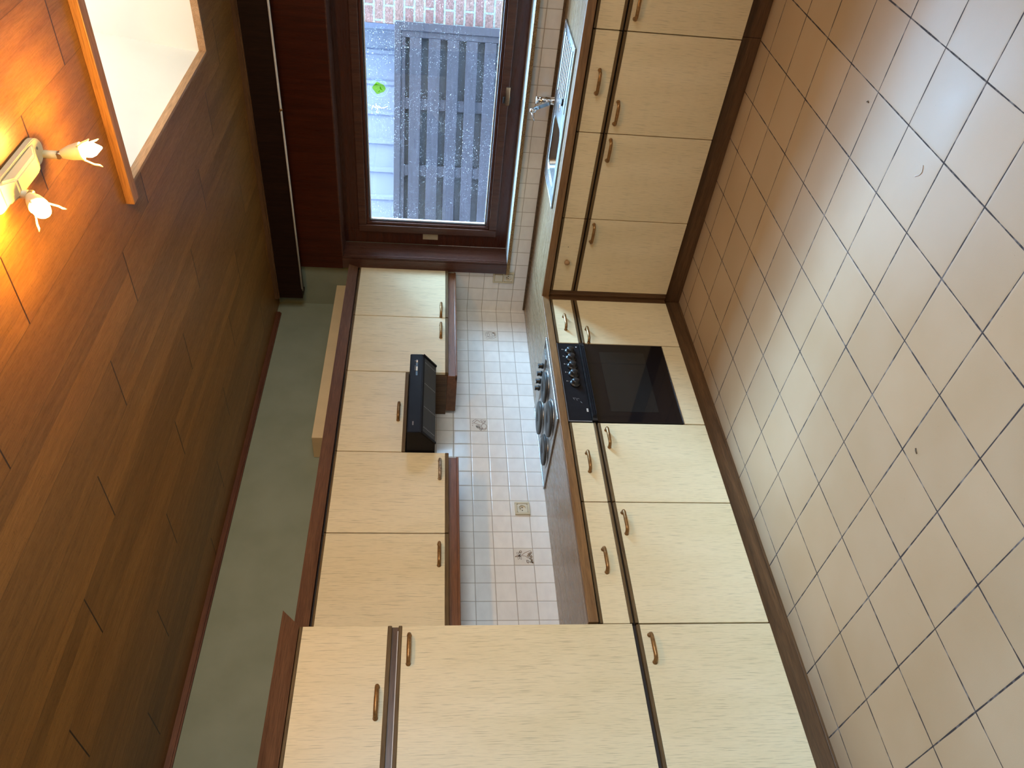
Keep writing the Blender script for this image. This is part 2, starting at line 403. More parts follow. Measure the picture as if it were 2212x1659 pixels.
def plate(us, vs, skip, w0, w1, axis):
    """a slab with rectangular holes; us, vs cut lines; axis = thickness axis"""
    bm = bmesh.new(); cache = {}
    def P(u, v, w): return {0: (w, u, v), 1: (u, w, v), 2: (u, v, w)}[axis]
    def V(i, j, k):
        if (i, j, k) not in cache: cache[i, j, k] = bm.verts.new(P(us[i], vs[j], (w0, w1)[k]))
        return cache[i, j, k]
    cells = {(i, j) for i in range(len(us) - 1) for j in range(len(vs) - 1)} - set(skip)
    for i, j in cells:
        bm.faces.new((V(i, j, 0), V(i + 1, j, 0), V(i + 1, j + 1, 0), V(i, j + 1, 0)))
        bm.faces.new((V(i, j, 1), V(i, j + 1, 1), V(i + 1, j + 1, 1), V(i + 1, j, 1)))
        for (di, dj, a, b) in ((-1, 0, (0, 0), (0, 1)), (1, 0, (1, 0), (1, 1)), (0, -1, (0, 0), (1, 0)), (0, 1, (0, 1), (1, 1))):
            if (i + di, j + dj) not in cells:
                p, q = (i + a[0], j + a[1]), (i + b[0], j + b[1])
                bm.faces.new((V(*p, 0), V(*q, 0), V(*q, 1), V(*p, 1)))
    bmesh.ops.recalc_face_normals(bm, faces=bm.faces[:])
    return bm

# ------------------------------------------------------------------ object helpers
def root_of(o):
    while o.parent: o = o.parent
    return o
def obj(name, bm, m, parent=None, local=False):
    me = bpy.data.meshes.new(name)
    if parent is not None and not local:
        off = root_of(parent).location
        for v in bm.verts: v.co -= off
    bm.to_mesh(me); bm.free(); me.materials.append(M[m] if isinstance(m, str) else m)
    o = bpy.data.objects.new(name, me); COL.objects.link(o)
    if parent is not None: o.parent = parent
    return o
def merge(o, bm, m):
    """add surface print to an existing part's own mesh as another material slot"""
    off = root_of(o).location if o.parent else Vector((0, 0, 0))
    mat_ = M[m] if isinstance(m, str) else m
    idx = o.data.materials.find(mat_.name)
    if idx < 0: o.data.materials.append(mat_); idx = len(o.data.materials) - 1
    b2 = bmesh.new(); b2.from_mesh(o.data); nv = {}
    for v in bm.verts: nv[v] = b2.verts.new(v.co - off)
    for f in bm.faces:
        g = b2.faces.new([nv[v] for v in f.verts]); g.material_index = idx; g.smooth = f.smooth
    b2.to_mesh(o.data); b2.free(); bm.free(); return o
def tag(o, label, cat, group=None):
    o['label'] = label; o['category'] = cat
    if group: o['group'] = group
    return o
def thing(name, label, cat, loc, group=None, rotz=0.0):
    o = bpy.data.objects.new(name, None); COL.objects.link(o)
    o.location = loc; o.rotation_euler = (0, 0, rotz); o.empty_display_size = 0.1
    return tag(o, label, cat, group)
def struct(name, bm, m, parent=None):
    o = obj(name, bm, m, parent)
    if parent is None: o['kind'] = 'structure'
    return o
def lab(o, text): o['label'] = text; return o

# ================================================================== THE SETTING
XR, YR = 4.3, -5.5
WX0, WX1, WZ0, WZ1 = 0.415, 2.585, 1.000, 2.087       # window opening in the back wall
struct('floor', box(-0.1, XR + 0.1, YR - 0.1, 0.2, -0.08, 0.0), 'floor')
SX0, SX1, SY0, SY1 = 1.925, 3.10, -1.83, -0.655       # skylight opening
struct('ceiling', plate([-0.1, SX0, SX1, XR + 0.1], [YR - 0.1, SY0, SY1, 0.2], {(1, 1)}, ZC, ZC + 0.12, 2), 'ceil')
struct('wall_left', box(-0.12, 0.0, YR - 0.1, 0.0, 0, ZC), 'wl')
struct('wall_back', plate([-0.12, WX0, WX1, XR + 0.1], [0, WZ0, WZ1, ZC], {(1, 1)}, 0.0, 0.26, 1), 'wb')
VY0, VY1, VZ0, VZ1 = -3.8, -1.7, 1.25, 2.42            # side window, out of view at the photographer's right
struct('wall_right', plate([YR - 0.1, VY0, VY1, 0.0], [0, VZ0, VZ1, ZC], {(1, 1)}, XR, XR + 0.20, 0), 'white')
struct('wall_rear', box(-0.12, XR + 0.12, YR - 0.2, YR, 0, ZC), 'white')
# ceiling trims
struct('trim_1', boxes([(0.0, 0.017, YR, -0.12, 2.507, ZC), (0.0, 0.010, YR, -0.12, 2.500, 2.507)]), 'trimw')
struct('trim_2', boxes([(0.12, 3.0, -0.117, -0.10, 2.507, ZC), (0.12, 3.0, -0.110, -0.10, 2.500, 2.507)]), 'oak_x')
# batten along the near edge of the skylight
struct('trim_3', boxes([(1.905, 3.3, -1.877, -1.830, 2.503, ZC)], bev=0.002), 'batten')

# skylight: oak lining, white shaft, opal dome
w2 = bpy.data.objects.new('window_2', None); COL.objects.link(w2); w2['kind'] = 'structure'; w2.location = (SX0, SY0, ZC)
bm = bmesh.new(); t_ = 0.012; zl = ZC + 0.030
for b in ((SX0, SX0 + t_, SY0, SY1), (SX1 - t_, SX1, SY0, SY1), (SX0 + t_, SX1 - t_, SY0, SY0 + t_), (SX0 + t_, SX1 - t_, SY1 - t_, SY1)):
    bxm(bm, *b, ZC - 0.001, zl)
obj('lining', bm, 'lining', w2)
bm = bmesh.new(); SH = 0.62; TX0, TX1, TY0, TY1 = SX0 + 0.14, SX1 - 0.14, SY0 + 0.14, SY1 - 0.14
lo = [(SX0, SY0), (SX1, SY0), (SX1, SY1), (SX0, SY1)]; hi = [(TX0, TY0), (TX1, TY0), (TX1, TY1), (TX0, TY1)]
def offs(p, d):   # thickness outwards
    cx, cy = (SX0 + SX1) / 2, (SY0 + SY1) / 2
    return (p[0] + d * (1 if p[0] > cx else -1), p[1] + d * (1 if p[1] > cy else -1))
for i in range(4):
    j = (i + 1) % 4
    q = [(*lo[i], zl), (*lo[j], zl), (*hi[j], ZC + SH), (*hi[i], ZC + SH)]
    qo = [(*offs(lo[i], .05), zl), (*offs(lo[j], .05), zl), (*offs(hi[j], .05), ZC + SH), (*offs(hi[i], .05), ZC + SH)]
    a = [bm.verts.new(p) for p in q]; b = [bm.verts.new(p) for p in qo]
    bm.faces.new(a); bm.faces.new(b[::-1])
    for k in range(4): bm.faces.new((a[k], b[k], b[(k + 1) % 4], a[(k + 1) % 4]))
bmesh.ops.remove_doubles(bm, verts=bm.verts[:], dist=1e-5)
obj('shaft', bm, 'shaft', w2)
bm = bmesh.new(); N_ = 8
grid = [[bm.verts.new((TX0 + (TX1 - TX0) * i / N_, TY0 + (TY1 - TY0) * j / N_, ZC + SH - 0.01 + 0.16 * (1 - (2 * i / N_ - 1) ** 2) * (1 - (2 * j / N_ - 1) ** 2))) for j in range(N_ + 1)] for i in range(N_ + 1)]
for i in range(N_):
    for j in range(N_):
        f = bm.faces.new((grid[i][j], grid[i][j + 1], grid[i + 1][j + 1], grid[i + 1][j])); f.smooth = True
obj('dome', bm, 'dome', w2)

# ---- the kitchen window
w1 = bpy.data.objects.new('window_1', None); COL.objects.link(w1); w1['kind'] = 'structure'; w1.location = (1.5, 0, 1.0)
CY = -0.035
# casing: head panel and side boards on the wall, reveal linings
obj('head_panel', box(0.330, 2.67, CY, 0.0, WZ1, 2.36, bev=0.0015), 'maho_z', w1)
cas = obj('side_casing', boxes([(0.335, WX0, -0.030, 0.0, 1.022, WZ1), (0.338, WX0 - 0.004, -0.036, -0.03, 1.022, WZ1)], bev=0.001), 'casing', w1)
obj('side_casing', boxes([(WX1, 2.665, -0.030, 0.0, 1.022, WZ1)], bev=0.001), 'casing', w1)
bm = boxes([(WX0, WX0 + 0.006, -0.036, 0.14, 1.022, WZ1), (WX1 - 0.006, WX1, -0.036, 0.14, 1.022, WZ1), (WX0 + 0.006, WX1 - 0.006, -0.034, 0.14, WZ1 - 0.006, WZ1)])
for yy in (-0.034, -0.020): bxm(bm, WX0, WX0 + 0.010, yy, yy + 0.008, 1.022, WZ1 - 0.006, bev=0.002)
obj('reveal_lining', bm, 'casing', w1)
FY = 0.148                                              # outer frame face
def ring(x0, x1, z0, z1, w, y0, y1, bev=0.003):
    bm = bmesh.new()
    bxm(bm, x0, x0 + w, y0, y1, z0, z1, bev=bev); bxm(bm, x1 - w, x1, y0, y1, z0, z1, bev=bev)
    bxm(bm, x0 + w, x1 - w, y0, y1, z0, z0 + w, bev=bev); bxm(bm, x0 + w, x1 - w, y0, y1, z1 - w, z1, bev=bev)
    return bm
fx0, fx1, fz0, fz1 = WX0 + 0.003, WX1 - 0.003, 1.020, WZ1 - 0.003
obj('outer_frame', ring(fx0, fx1, fz0, fz1, 0.095, FY, 0.225), 'maho_x', w1)
sx0, sx1, sz0, sz1 = 0.512, 2.488, 1.096, 1.990
sash = obj('sash', ring(sx0, sx1, sz0, sz1, 0.052, FY - 0.022, FY + 0.03, 0.006), 'casing', w1)
bm = ring(sx0 + 0.052, sx1 - 0.052, sz0 + 0.052, sz1 - 0.052, 0.018, FY - 0.010, FY + 0.03, 0.004)
obj('sash_bead', bm, 'maho_x', sash)
gx0, gx1, gz0, gz1 = sx0 + 0.070, sx1 - 0.070, sz0 + 0.070, sz1 - 0.070
obj('gasket', ring(gx0, gx1, gz0, gz1, 0.005, FY + 0.005, FY + 0.03, 0.0), 'gasket', sash)
obj('glazing_seal', ring(gx0 + 0.005, gx1 - 0.005, gz0 + 0.005, gz1 - 0.005, 0.005, FY + 0.014, FY + 0.03, 0.0), 'bead', sash)
obj('pane', box(gx0, gx1, gz0 and FY + 0.022, FY + 0.026, gz0, gz1), 'pane', w1)
# vent slot tag on the left jamb and the tilt handle on the bottom rail
obj('vent_tag', box(0.462, 0.512, FY - 0.006, FY, 1.478, 1.577, bev=0.002), 'paper', w1)
hd = obj('window_handle', box(1.435, 1.475, FY - 0.032, FY - 0.021, 1.088, 1.132, bev=0.004), 'blackplastic', w1)
bm = bmesh.new()
tube(bm, [(1.452, FY - 0.030, 1.110), (1.452, FY - 0.060, 1.110)], 0.010, 14)
prism(bm, [(1.438, FY - 0.068), (1.545, FY - 0.064), (1.549, FY - 0.056), (1.438, FY - 0.054)], 2, 1.098, 1.122, bev=0.003)
lab(obj('lever', bm, 'chrome', hd), 'chrome edged black lever')
w3 = bpy.data.objects.new('window_3', None); COL.objects.link(w3); w3['kind'] = 'structure'; w3.location = (XR + 0.1, -2.7, VZ0)
bm = bmesh.new()
for b in ((VY0, VY0 + .07, VZ0, VZ1), (VY1 - .07, VY1, VZ0, VZ1), (VY0 + .07, VY1 - .07, VZ0, VZ0 + .07), (VY0 + .07, VY1 - .07, VZ1 - .07, VZ1)):
    bxm(bm, XR + .07, XR + .13, b[0], b[1], b[2], b[3], bev=.003)
obj('outer_frame', bm, 'maho_z', w3)
obj('pane', box(XR + .095, XR + .10, VY0 + .07, VY1 - .07, VZ0 + .07, VZ1 - .07), 'pane', w3)
# ---- sill
sl = obj('trim_4', box(0.335, 2.665, -0.036, 0.150, 1.003, 1.0215), 'sill'); sl['kind'] = 'structure'
obj('raw_edge', box(0.335, 2.665, -0.040, -0.036, 1.001, 1.0215), 'chip', sl)

# ---- yard outside
struct('yard_ground', box(-8, 9, 0.27, 9, -0.12, -0.02), 'ground')
FA = math.atan2(0.353, 0.935)
fence = thing('fence', 'dark stained fence of horizontal boards outside the window', 'fence', (1.16, 2.06, -0.02), rotz=FA)
FL = -5.2
z = 1.865
obj('top_rail', box(FL, -0.0, -0.030, 0.030, z - 0.052, z, bev=0.003), 'fence', fence, True)
obj('end_post', box(-0.060, 0.0, -0.034, 0.05, 0, z - 0.052, bev=0.003), 'fence', fence, True)
obj('end_post', box(-0.105, -0.062, -0.022, 0.04, 0, z - 0.055, bev=0.003), 'fence', fence, True)
obj('rail', box(FL, -0.105, -0.014, 0.02, z - 0.085, z - 0.054, bev=0.002), 'fence', fence, True)
k = 0
zz = 1.746
while zz > 0.15:
    obj('board', box(FL, -0.107, -0.024, -0.006, zz - 0.092, zz, bev=0.002), 'fence', fence, True)
    obj('rear_board', box(FL, -0.107, 0.030, 0.046, zz - 0.165, zz - 0.075, bev=0.0), 'fenceback', fence, True)
    zz -= 0.1468
obj('rear_board', box(FL, -0.107, 0.030, 0.046, 1.735, 1.80), 'fenceback', fence, True)
for i in range(9):
    xx = -0.552 - 0.523 * i
    obj('post', box(xx - 0.085, xx, -0.004, 0.028, 0, z - 0.08), 'fence', fence, True)
bw = thing('brick_wall', 'weathered red brick wall beyond the right end of the fence', 'wall', (1.16, 2.06, -0.02), rotz=FA)
obj('masonry', box(-0.02, 4.5, 0.06, 0.30, 0, 3.0), 'brick', bw, True)
cl = thing('metal_cladding', 'pale blue white ribbed metal cladding above the dark fence', 'cladding', (1.16, 2.06, -0.02), rotz=FA)
bm = bmesh.new(); x = -0.02; pts = []
while x > -7.0:
    pts += [(x, 0.45), (x - 0.185, 0.45), (x - 0.200, 0.425), (x - 0.225, 0.425), (x - 0.240, 0.45)]
    x -= 0.241
lo = [bm.verts.new((a, b, 0)) for a, b in pts]; hi = [bm.verts.new((a, b, 2.62)) for a, b in pts]
for i in range(len(pts) - 1): bm.faces.new((lo[i], lo[i + 1], hi[i + 1], hi[i]))
lo2 = [bm.verts.new((a, b + 0.004, 0)) for a, b in pts]; hi2 = [bm.verts.new((a, b + 0.004, 2.62)) for a, b in pts]
for i in range(len(pts) - 1):
    bm.faces.new((lo2[i + 1], lo2[i], hi2[i], hi2[i + 1])); bm.faces.new((hi[i], hi[i + 1], hi2[i + 1], hi2[i]))
obj('sheet', bm, 'cladding', cl, True)
obj('flashing', box(-0.06, 0.0, 0.36, 0.445, 0.0, 2.62), 'cladding', cl, True)

# ================================================================== FURNITURE
def hpath(u0, u1, h):
    """bow handle: list of (u, out) points"""
    s = 1 if u1 > u0 else -1; L_ = abs(u1 - u0)
    return [(u0, 0), (u0 + s * .001, h * .45), (u0 + s * .006, h * .82), (u0 + s * .016, h), (u0 + s * L_ * .5, h * 1.02), (u1 - s * .016, h), (u1 - s * .006, h * .82), (u1 - s * .001, h * .45), (u1, 0)]
def handle(run, face, c, z, parent, m='handle', L_=0.112):
    bm = bmesh.new(); pts = []
    for u, o_ in hpath(c - L_ / 2, c + L_ / 2, 0.030):
        pts.append((face + o_, u, z) if run == 'L' else (u, face - o_, z))
    tube(bm, pts, [.0085, .0080, .0078, .0078, .0084, .0078, .0078, .0080, .0085], 12)
    for u in (c - L_ / 2, c + L_ / 2):
        o_ = (face, u, z) if run == 'L' else (u, face, z)
        lathe(bm, o_, (1, 0, 0) if run == 'L' else (0, -1, 0), [(0, .0098), (.003, .0098), (.006, .0082)], 12)
    return obj('handle', bm, m, parent)
def fbox(run, face, u0, u1, z0, z1, d0, d1, bev=0.0):
    """box from depth d0 to d1 behind(-)/before(+) the face"""
    if run == 'L': return box(face + d0, face + d1, u0, u1, z0, z1, bev=bev)
    return box(u0, u1, face - d1, face - d0, z0, z1, bev=bev)
def front(kind, run, face, u0, u1, z0, z1, parent, top=0.0, bottom=0.0, hnd=None, hm='handle'):
    """a cream door/drawer front with edge strips along its top and/or bottom"""
    g = 0.0027; u0, u1 = min(u0, u1) + g, max(u0, u1) - g
    d = obj(kind, fbox(run, face, u0, u1, z0, z1, -0.019, 0.0, 0.0012), 'cream', parent)
    em = 'edge_y' if run == 'L' else 'edge_x'
    for a, b in ((z1, z1 + top), (z0 - bottom, z0)):
        if b - a > 0.002: obj('edge_strip', fbox(run, face, u0, u1, a, b, -0.019, 0.003, 0.003), em, d)
    if hnd: handle(run, face, hnd[0], hnd[1], d, hm)
    return d
def carcass(run, face, u0, u1, z0, z1, depth, parent):
    return obj('carcass', fbox(run, face, u0, u1, z0, z1, -depth, -0.022), 'carcass', parent)
def base(run, face, u0, u1, label, dh=None, rh=None, knob=None, name='base_cabinet', grp=None, hm='handle', ctop=0.818):
    c = (u0 + u1) / 2
    loc = (face - 0.3, c, 0.0) if run == 'L' else (c, face + 0.3, 0.0)
    t = thing(name, label, 'cabinet', loc, grp)
    carcass(run, face, u0, u1, ZDB, ctop, 0.52, t)
    front('door', run, face, u0, u1, ZDB, ZDT, t, top=0.0145, hnd=dh and (dh, 0.632), hm=hm)
    d = front('drawer', run, face, u0, u1, ZRB, ZRT, t, top=0.0135, bottom=0.0135, hnd=rh and (rh, 0.750))
    if knob:
        bm = bmesh.new(); lathe(bm, (knob, face, 0.748), (0, -1, 0), [(0, .008), (.010, .008), (.014, .015), (.022, .016), (.028, .012), (.030, 0)], 16)
        obj('knob', bm, 'knobwood', d)
        bm = bmesh.new(); lathe(bm, (0.9417, face, 0.7523), (0, -1, 0), [(0, .0025), (.0006, .0025)], 8)
        obj('screw_hole', bm, 'hole', d)
    return t
G1 = 'cream fronted base cabinets under the worktop'
Y0, Y1, Y2, Y3, Y4 = -0.6077, -0.9985, -1.5980, -2.0905, -2.6935
base('L', XD, Y1, Y0, 'narrow cream base cabinet between the corner post and the oven', -0.933, -0.828, grp=G1)
base('L', XD, Y3, Y2, 'cream base cabinet right beside the oven on its side away from the window', -1.705, -1.858, grp=G1)
base('L', XD, Y4, Y3, 'cream base cabinet between its twin and the tall cabinet', -2.207, -2.402, grp=G1)
B0, B1, B2, B3, B4, B5 = 0.632, 1.128, 1.628, 2.128, 2.628, 3.128
base('B', YD, B0, B1, 'cream base cabinet in the corner with a round wooden knob on its drawer', 1.041, None, 0.847, grp=G1)
base('B', YD, B1, B2, 'cream base cabinet under the sink bowl with a plain drawer front', 1.540, None, grp=G1, ctop=0.690)
base('B', YD, B2, B3, 'cream base cabinet under the draining board with a bronze drawer handle', 1.739, 1.887, grp=G1)
base('B', YD, B3, B4, 'cream base cabinet cut by the edge of view beyond the draining board', 2.240, 2.39, grp=G1)
base('B', YD, B4, B5, 'cream base cabinet last in the row under the window, out by the side wall', 2.74, 2.88, grp=G1)
# corner post where the two runs meet
t = thing('corner_post', 'brown grooved post in the corner where the two cabinet runs meet', 'post', (0.59, -0.58, 0.0))
bm = bmesh.new()
bxm(bm, 0.560, 0.588, -0.606, -0.560, ZDB, 0.819, bev=0.002)
bxm(bm, 0.588, 0.630, -0.575, -0.560, ZDB, 0.819, bev=0.002)
bxm(bm, 0.600, 0.614, -0.5795, -0.574, ZDB, 0.819, bev=0.002)
obj('post', bm, 'oak_z', t)
# plinths
XK, YK = 0.5475, -0.538
p1 = tag(obj('plinth', boxes([(XK - 0.018, XK, -5.0, YK, 0.0, ZDB - 0.001), (XK, XK + 0.004, -5.0, YK - 0.004, 0.0, 0.012)], bev=0.0012), 'oak_y'), 'long brown plinth board under the oven and tall cabinet', 'plinth')
p2 = tag(obj('plinth', boxes([(XK + 0.0005, 2.128, YK, YK + 0.018, 0.0, ZDB - 0.001), (2.1295, B5, YK, YK + 0.018, 0.0, ZDB - 0.001)], bev=0.0012), 'oak_x'), 'brown plinth board under the sink cabinets below the window', 'plinth')

# ---- worktop
wt = thing('worktop', 'brown wood grain corner worktop with oak front lips', 'worktop', (0.3, -0.3, ZCU))
XC, YC = 0.6055, -0.5982
bl = (1.215, 1.545, -0.435, -0.165)
obj('left_section', plate([0.001, 0.05, 0.555, XC - 0.022], [Y4 + 0.001, -1.53, -1.05, -0.0015], {(1, 1)}, ZCU, ZCT, 2), 'top_y', wt)
obj('back_section', plate([XC - 0.0215, bl[0], bl[1], B5], [YC + 0.022, bl[2], bl[3], -0.0015], {(1, 1)}, ZCU, ZCT, 2), 'top_x', wt)
bm = bmesh.new(); bxm(bm, XC - 0.0215, XC, Y4 + 0.001, YC, ZCU, ZCT + 0.0005, bev=0.003)
lab(obj('front_lip', bm, 'lip_y', wt), 'oak front lip')
bm = bmesh.new(); bxm(bm, XC - 0.021, B5, YC, YC + 0.0215, ZCU, ZCT + 0.0005, bev=0.003)
lab(obj('front_lip', bm, 'lip_x', wt), 'oak front lip')
obj('joint_strip', boxes([(0.02, 3.1, -0.016, -0.0015, ZCT, ZCT + 0.013)]), 'dirt', wt)  # mottled brown strip along the back edge of the worktop

# ---- sink
sk = thing('sink', 'stainless steel inset sink with bowl and ribbed drainer', 'sink', (1.57, -0.3, ZCT))
KX0, KX1, KY0, KY1 = 1.135, 2.005, -0.505, -0.110
ZK = ZCT + 0.006
bm = bmesh.new()
def rrect(x0, x1, y0, y1, r, n=6):
    out = []
    for cx, cy, a0 in ((x1 - r, y1 - r, 0), (x0 + r, y1 - r, 90), (x0 + r, y0 + r, 180), (x1 - r, y0 + r, 270)):
        for k in range(n + 1):
            a = math.radians(a0 + 90 * k / n); out.append((cx + r * math.cos(a), cy + r * math.sin(a)))
    return out
def loft(bm, loops, close_last=True):
    rs = [[bm.verts.new(p) for p in lp] for lp in loops]
    n = len(rs[0])
    for a, b in zip(rs, rs[1:]):
        for k in range(n):
            f = bm.faces.new((a[k], a[(k + 1) % n], b[(k + 1) % n], b[k])); f.smooth = True
    if close_last: bm.faces.new(rs[-1])
    return rs
top_plate = plate([KX0 + .004, bl[0] + .004, bl[1] - .004, KX1 - .004], [KY0 + .004, bl[2] + .004, bl[3] - .004, KY1 - .004], {(1, 1)}, ZCT + 0.001, ZK, 2)
obj('deck', top_plate, 'steel', sk)
bm = bmesh.new()
for (x0, x1, y0, y1) in ((KX0, KX1, KY0, KY0 + .012), (KX0, KX1, KY1 - .012, KY1), (KX0, KX0 + .012, KY0 + .012, KY1 - .012), (KX1 - .012, KX1, KY0 + .012, KY1 - .012)):
    bxm(bm, x0, x1, y0, y1, ZCT + 0.0006, ZK + 0.003, bev=0.002)
obj('rim', bm, 'steel', sk)
bm = bmesh.new()
L0 = rrect(bl[0] + .004, bl[1] - .004, bl[2] + .004, bl[3] - .004, .045)
def ins(d, r): return rrect(bl[0] + .004 + d, bl[1] - .004 - d, bl[2] + .004 + d, bl[3] - .004 - d, max(r, .01))
loft(bm, [[(x, y, ZK + .0005) for x, y in ins(-.012, .057)], [(x, y, ZK + .0012) for x, y in ins(-.003, .048)], [(x, y, ZK - .008) for x, y in ins(.004, .05)], [(x, y, ZK - .13) for x, y in ins(.018, .05)], [(x, y, ZK - .150) for x, y in ins(.04, .04)]])
bmesh.ops.recalc_face_normals(bm, faces=bm.faces[:])
obj('bowl', bm, 'steel', sk)
bm = bmesh.new()
for i in range(6):
    yy = -0.440 + i * 0.050
    bxm(bm, 1.665, 1.965, yy, yy + 0.018, ZK - 0.001, ZK + 0.005, bev=0.004)
bxm(bm, 1.655, 1.975, -0.458, -0.450, ZK - 0.001, ZK + 0.004, bev=0.003); bxm(bm, 1.655, 1.975, -0.162, -0.154, ZK - 0.001, ZK + 0.004, bev=0.003)
obj('drainer', bm, 'steel', sk)
bm = bmesh.new(); lathe(bm, (1.62, -0.30, ZK), (0, 0, 1), [(0, .022), (.002, .022), (.003, .018), (.002, .012), (.002, 0)], 20)
obj('overflow_rosette', bm, 'chrome', sk)
pl = thing('sink_plug', 'small black rubber plug standing on the sink deck', 'plug', (1.690, -0.390, ZK))
bm = bmesh.new(); lathe(bm, (1.690, -0.390, ZK + 0.0005), (0, 0, 1), [(0, .016), (.010, .019), (.012, .016), (.013, 0)], 18)
obj('stopper', bm, 'blackplastic', pl)
# ---- tap
tp = thing('tap', 'chrome lever mixer tap standing at the back of the sink', 'tap', (1.558, -0.082, ZCT))
bm = bmesh.new(); lathe(bm, (1.558, -0.082, ZCT + 0.0005), (0, 0, 1), [(0, .0245), (.006, .0245), (.012, .021), (.045, .020), (.05, .0225), (.078, .0225), (.082, .019), (.088, .019)], 22)
obj('body', bm, 'chrome', tp)
bm = bmesh.new(); lathe(bm, (1.558, -0.082, ZCT + 0.088), (0, 0, 1), [(0, .012), (.006, .012), (.008, .021), (.018, .023), (.020, .020), (.020, 0)], 22)
obj('cap', bm, 'chrome', tp)
bm = bmesh.new()
def bar(bm, pts, w, h):
    prev = None
    for p in pts:
        p = Vector(p)
        r_ = [bm.verts.new(p + Vector((dx, 0, dz))) for dx, dz in ((-w, -h), (w, -h), (w, h), (-w, h))]
        if prev:
            for k in range(4): bm.faces.new((prev[k], prev[(k + 1) % 4], r_[(k + 1) % 4], r_[k]))
        else: bm.faces.new(r_[::-1])
        prev = r_
    bm.faces.new(prev)
bar(bm, [(1.557, -0.105, 0.895), (1.557, -0.125, 0.912), (1.557, -0.180, 0.975), (1.557, -0.205, 0.998)], .011, .009)
bmesh.ops.recalc_face_normals(bm, faces=bm.faces[:]); bmesh.ops.bevel(bm, geom=bm.edges[:], offset=.003, segments=2, affect='EDGES')
obj('spout', bm, 'chrome', tp)
bm = bmesh.new(); lathe(bm, (1.557, -0.212, 1.012), (0, -.15, -1), [(0, .008), (.003, .012), (.022, .012), (.026, .009), (.034, .009)], 16)
obj('nozzle', bm, 'chrome', tp)
bm = bmesh.new(); tube(bm, [(1.545, -0.208, 1.000), (1.520, -0.212, 0.992), (1.500, -0.216, 0.982)], [.004, .003, .0025], 8)
obj('diverter_pin', bm, 'chrome', tp)

# ---- hob
hb = thing('hob', 'stainless steel four plate electric hob set into the worktop', 'hob', (0.3, -1.27, ZCT))
bm = bmesh.new(); bxm(bm, 0.022, 0.583, -1.570, -0.962, ZCT + 0.0006, ZCT + 0.005, bev=0.002)
obj('tray', bm, 'steel2', hb)
bm = boxes([(0.018, 0.590, -1.578, -1.566, ZCT + 0.0006, ZCT + 0.009), (0.018, 0.590, -0.966, -0.954, ZCT + 0.0006, ZCT + 0.009), (0.018, 0.030, -1.566, -0.966, ZCT + 0.0006, ZCT + 0.009), (0.578, 0.590, -1.566, -0.966, ZCT + 0.0006, ZCT + 0.009)], bev=0.002)
obj('rim', bm, 'steel', hb)
bm = bmesh.new(); prism(bm, [(-0.968, ZCT + .005), (-1.075, ZCT + .005), (-1.060, ZCT + .012), (-0.975, ZCT + .012)], 0, 0.05, 0.52, bev=.002)
obj('control_strip', bm, 'steel2', hb)
for px, py, r in ((0.405, -1.170, .088), (0.160, -1.170, .098), (0.412, -1.415, .098), (0.180, -1.430, .088)):
    bm = bmesh.new(); lathe(bm, (px, py, ZCT + .005), (0, 0, 1), [(0, r + .016), (.003, r + .014), (.006, r + .006), (.006, r)], 40)
    pr = obj('plate_ring', bm, 'steel', hb)
    bm = bmesh.new(); lathe(bm, (px, py, ZCT + .0065), (0, 0, 1), [(0, r - .001), (.012, r - .001), (.0145, r - .004), (.0145, .022), (.0125, .021), (.0125, 0)], 40)
    hp = obj('hot_plate', bm, 'iron', hb)
    bm = bmesh.new(); lathe(bm, (px, py, ZCT + .0190), (0, 0, 1), [(0, .020), (.0006, .020), (.0006, 0)], 20)
    obj('plate_centre', bm, 'ironspot', hp)
for kx in (0.428, 0.368, 0.308, 0.252):
    bm = bmesh.new(); lathe(bm, (kx, -1.018, ZCT + .0122), (0, 0, 1), [(0, .016), (.006, .0165), (.010, .013), (.022, .014), (.025, .012), (.025, 0)], 18)
    bxm(bm, kx - .004, kx + .004, -1.034, -1.002, ZCT + .030, ZCT + .039, bev=.0015)
    obj('knob', bm, 'blackplastic', hb)

# ---- oven
ov = thing('oven', 'black built in oven with five dials under the hob', 'oven', (0.3, -1.298, 0.214))
carc = obj('body', box(0.05, XD - 0.022, Y2 + 0.004, Y1 - 0.004, 0.216, 0.815), 'black', ov)
OY0, OY1 = -1.594, -1.0025
cp = obj('control_panel', box(XD - 0.020, XD + 0.002, OY0, OY1, 0.694, 0.815, bev=0.002), 'black', ov)
merge(cp, boxes([(XD, XD + 0.004, OY0, OY1, 0.8125, 0.8155), (XD, XD + 0.004, OY0, OY0 + 0.003, 0.694, 0.812)]), 'greymark')
for i, ky in enumerate((-1.073, -1.128, -1.190, -1.254, -1.322)):
    bm = bmesh.new(); lathe(bm, (XD + .002, ky, 0.7485), (1, 0, 0), [(0, .030), (.006, .029), (.010, .024), (.012, .021), (.026, .019), (.029, .016), (.029, 0)], 28)
    kn = obj('dial', bm, 'blackplastic', cp)
    n = 6 if i < 4 else 14
    bm = bmesh.new()
    for k in range(n):
        a = math.radians(-60 + 300 * k / (n - 1)) if i < 4 else math.radians(170 + 215 * k / (n - 1))
        r_ = .0262
        cy, cz = ky + r_ * math.sin(a), 0.7485 + r_ * math.cos(a)
        bxm(bm, XD + .0078, XD + .0088, cy - .0013, cy + .0013, cz - .0013, cz + .0013)
    merge(kn, bm, 'mark' if i == 4 else 'greymark')
    bm = boxes([(XD + .002, XD + .0026, ky + .014, ky + .021, 0.7885, 0.7915), (XD + .002, XD + .0026, ky + .015, ky + .018, 0.780, 0.7825)])
    merge(cp, bm, 'mark')
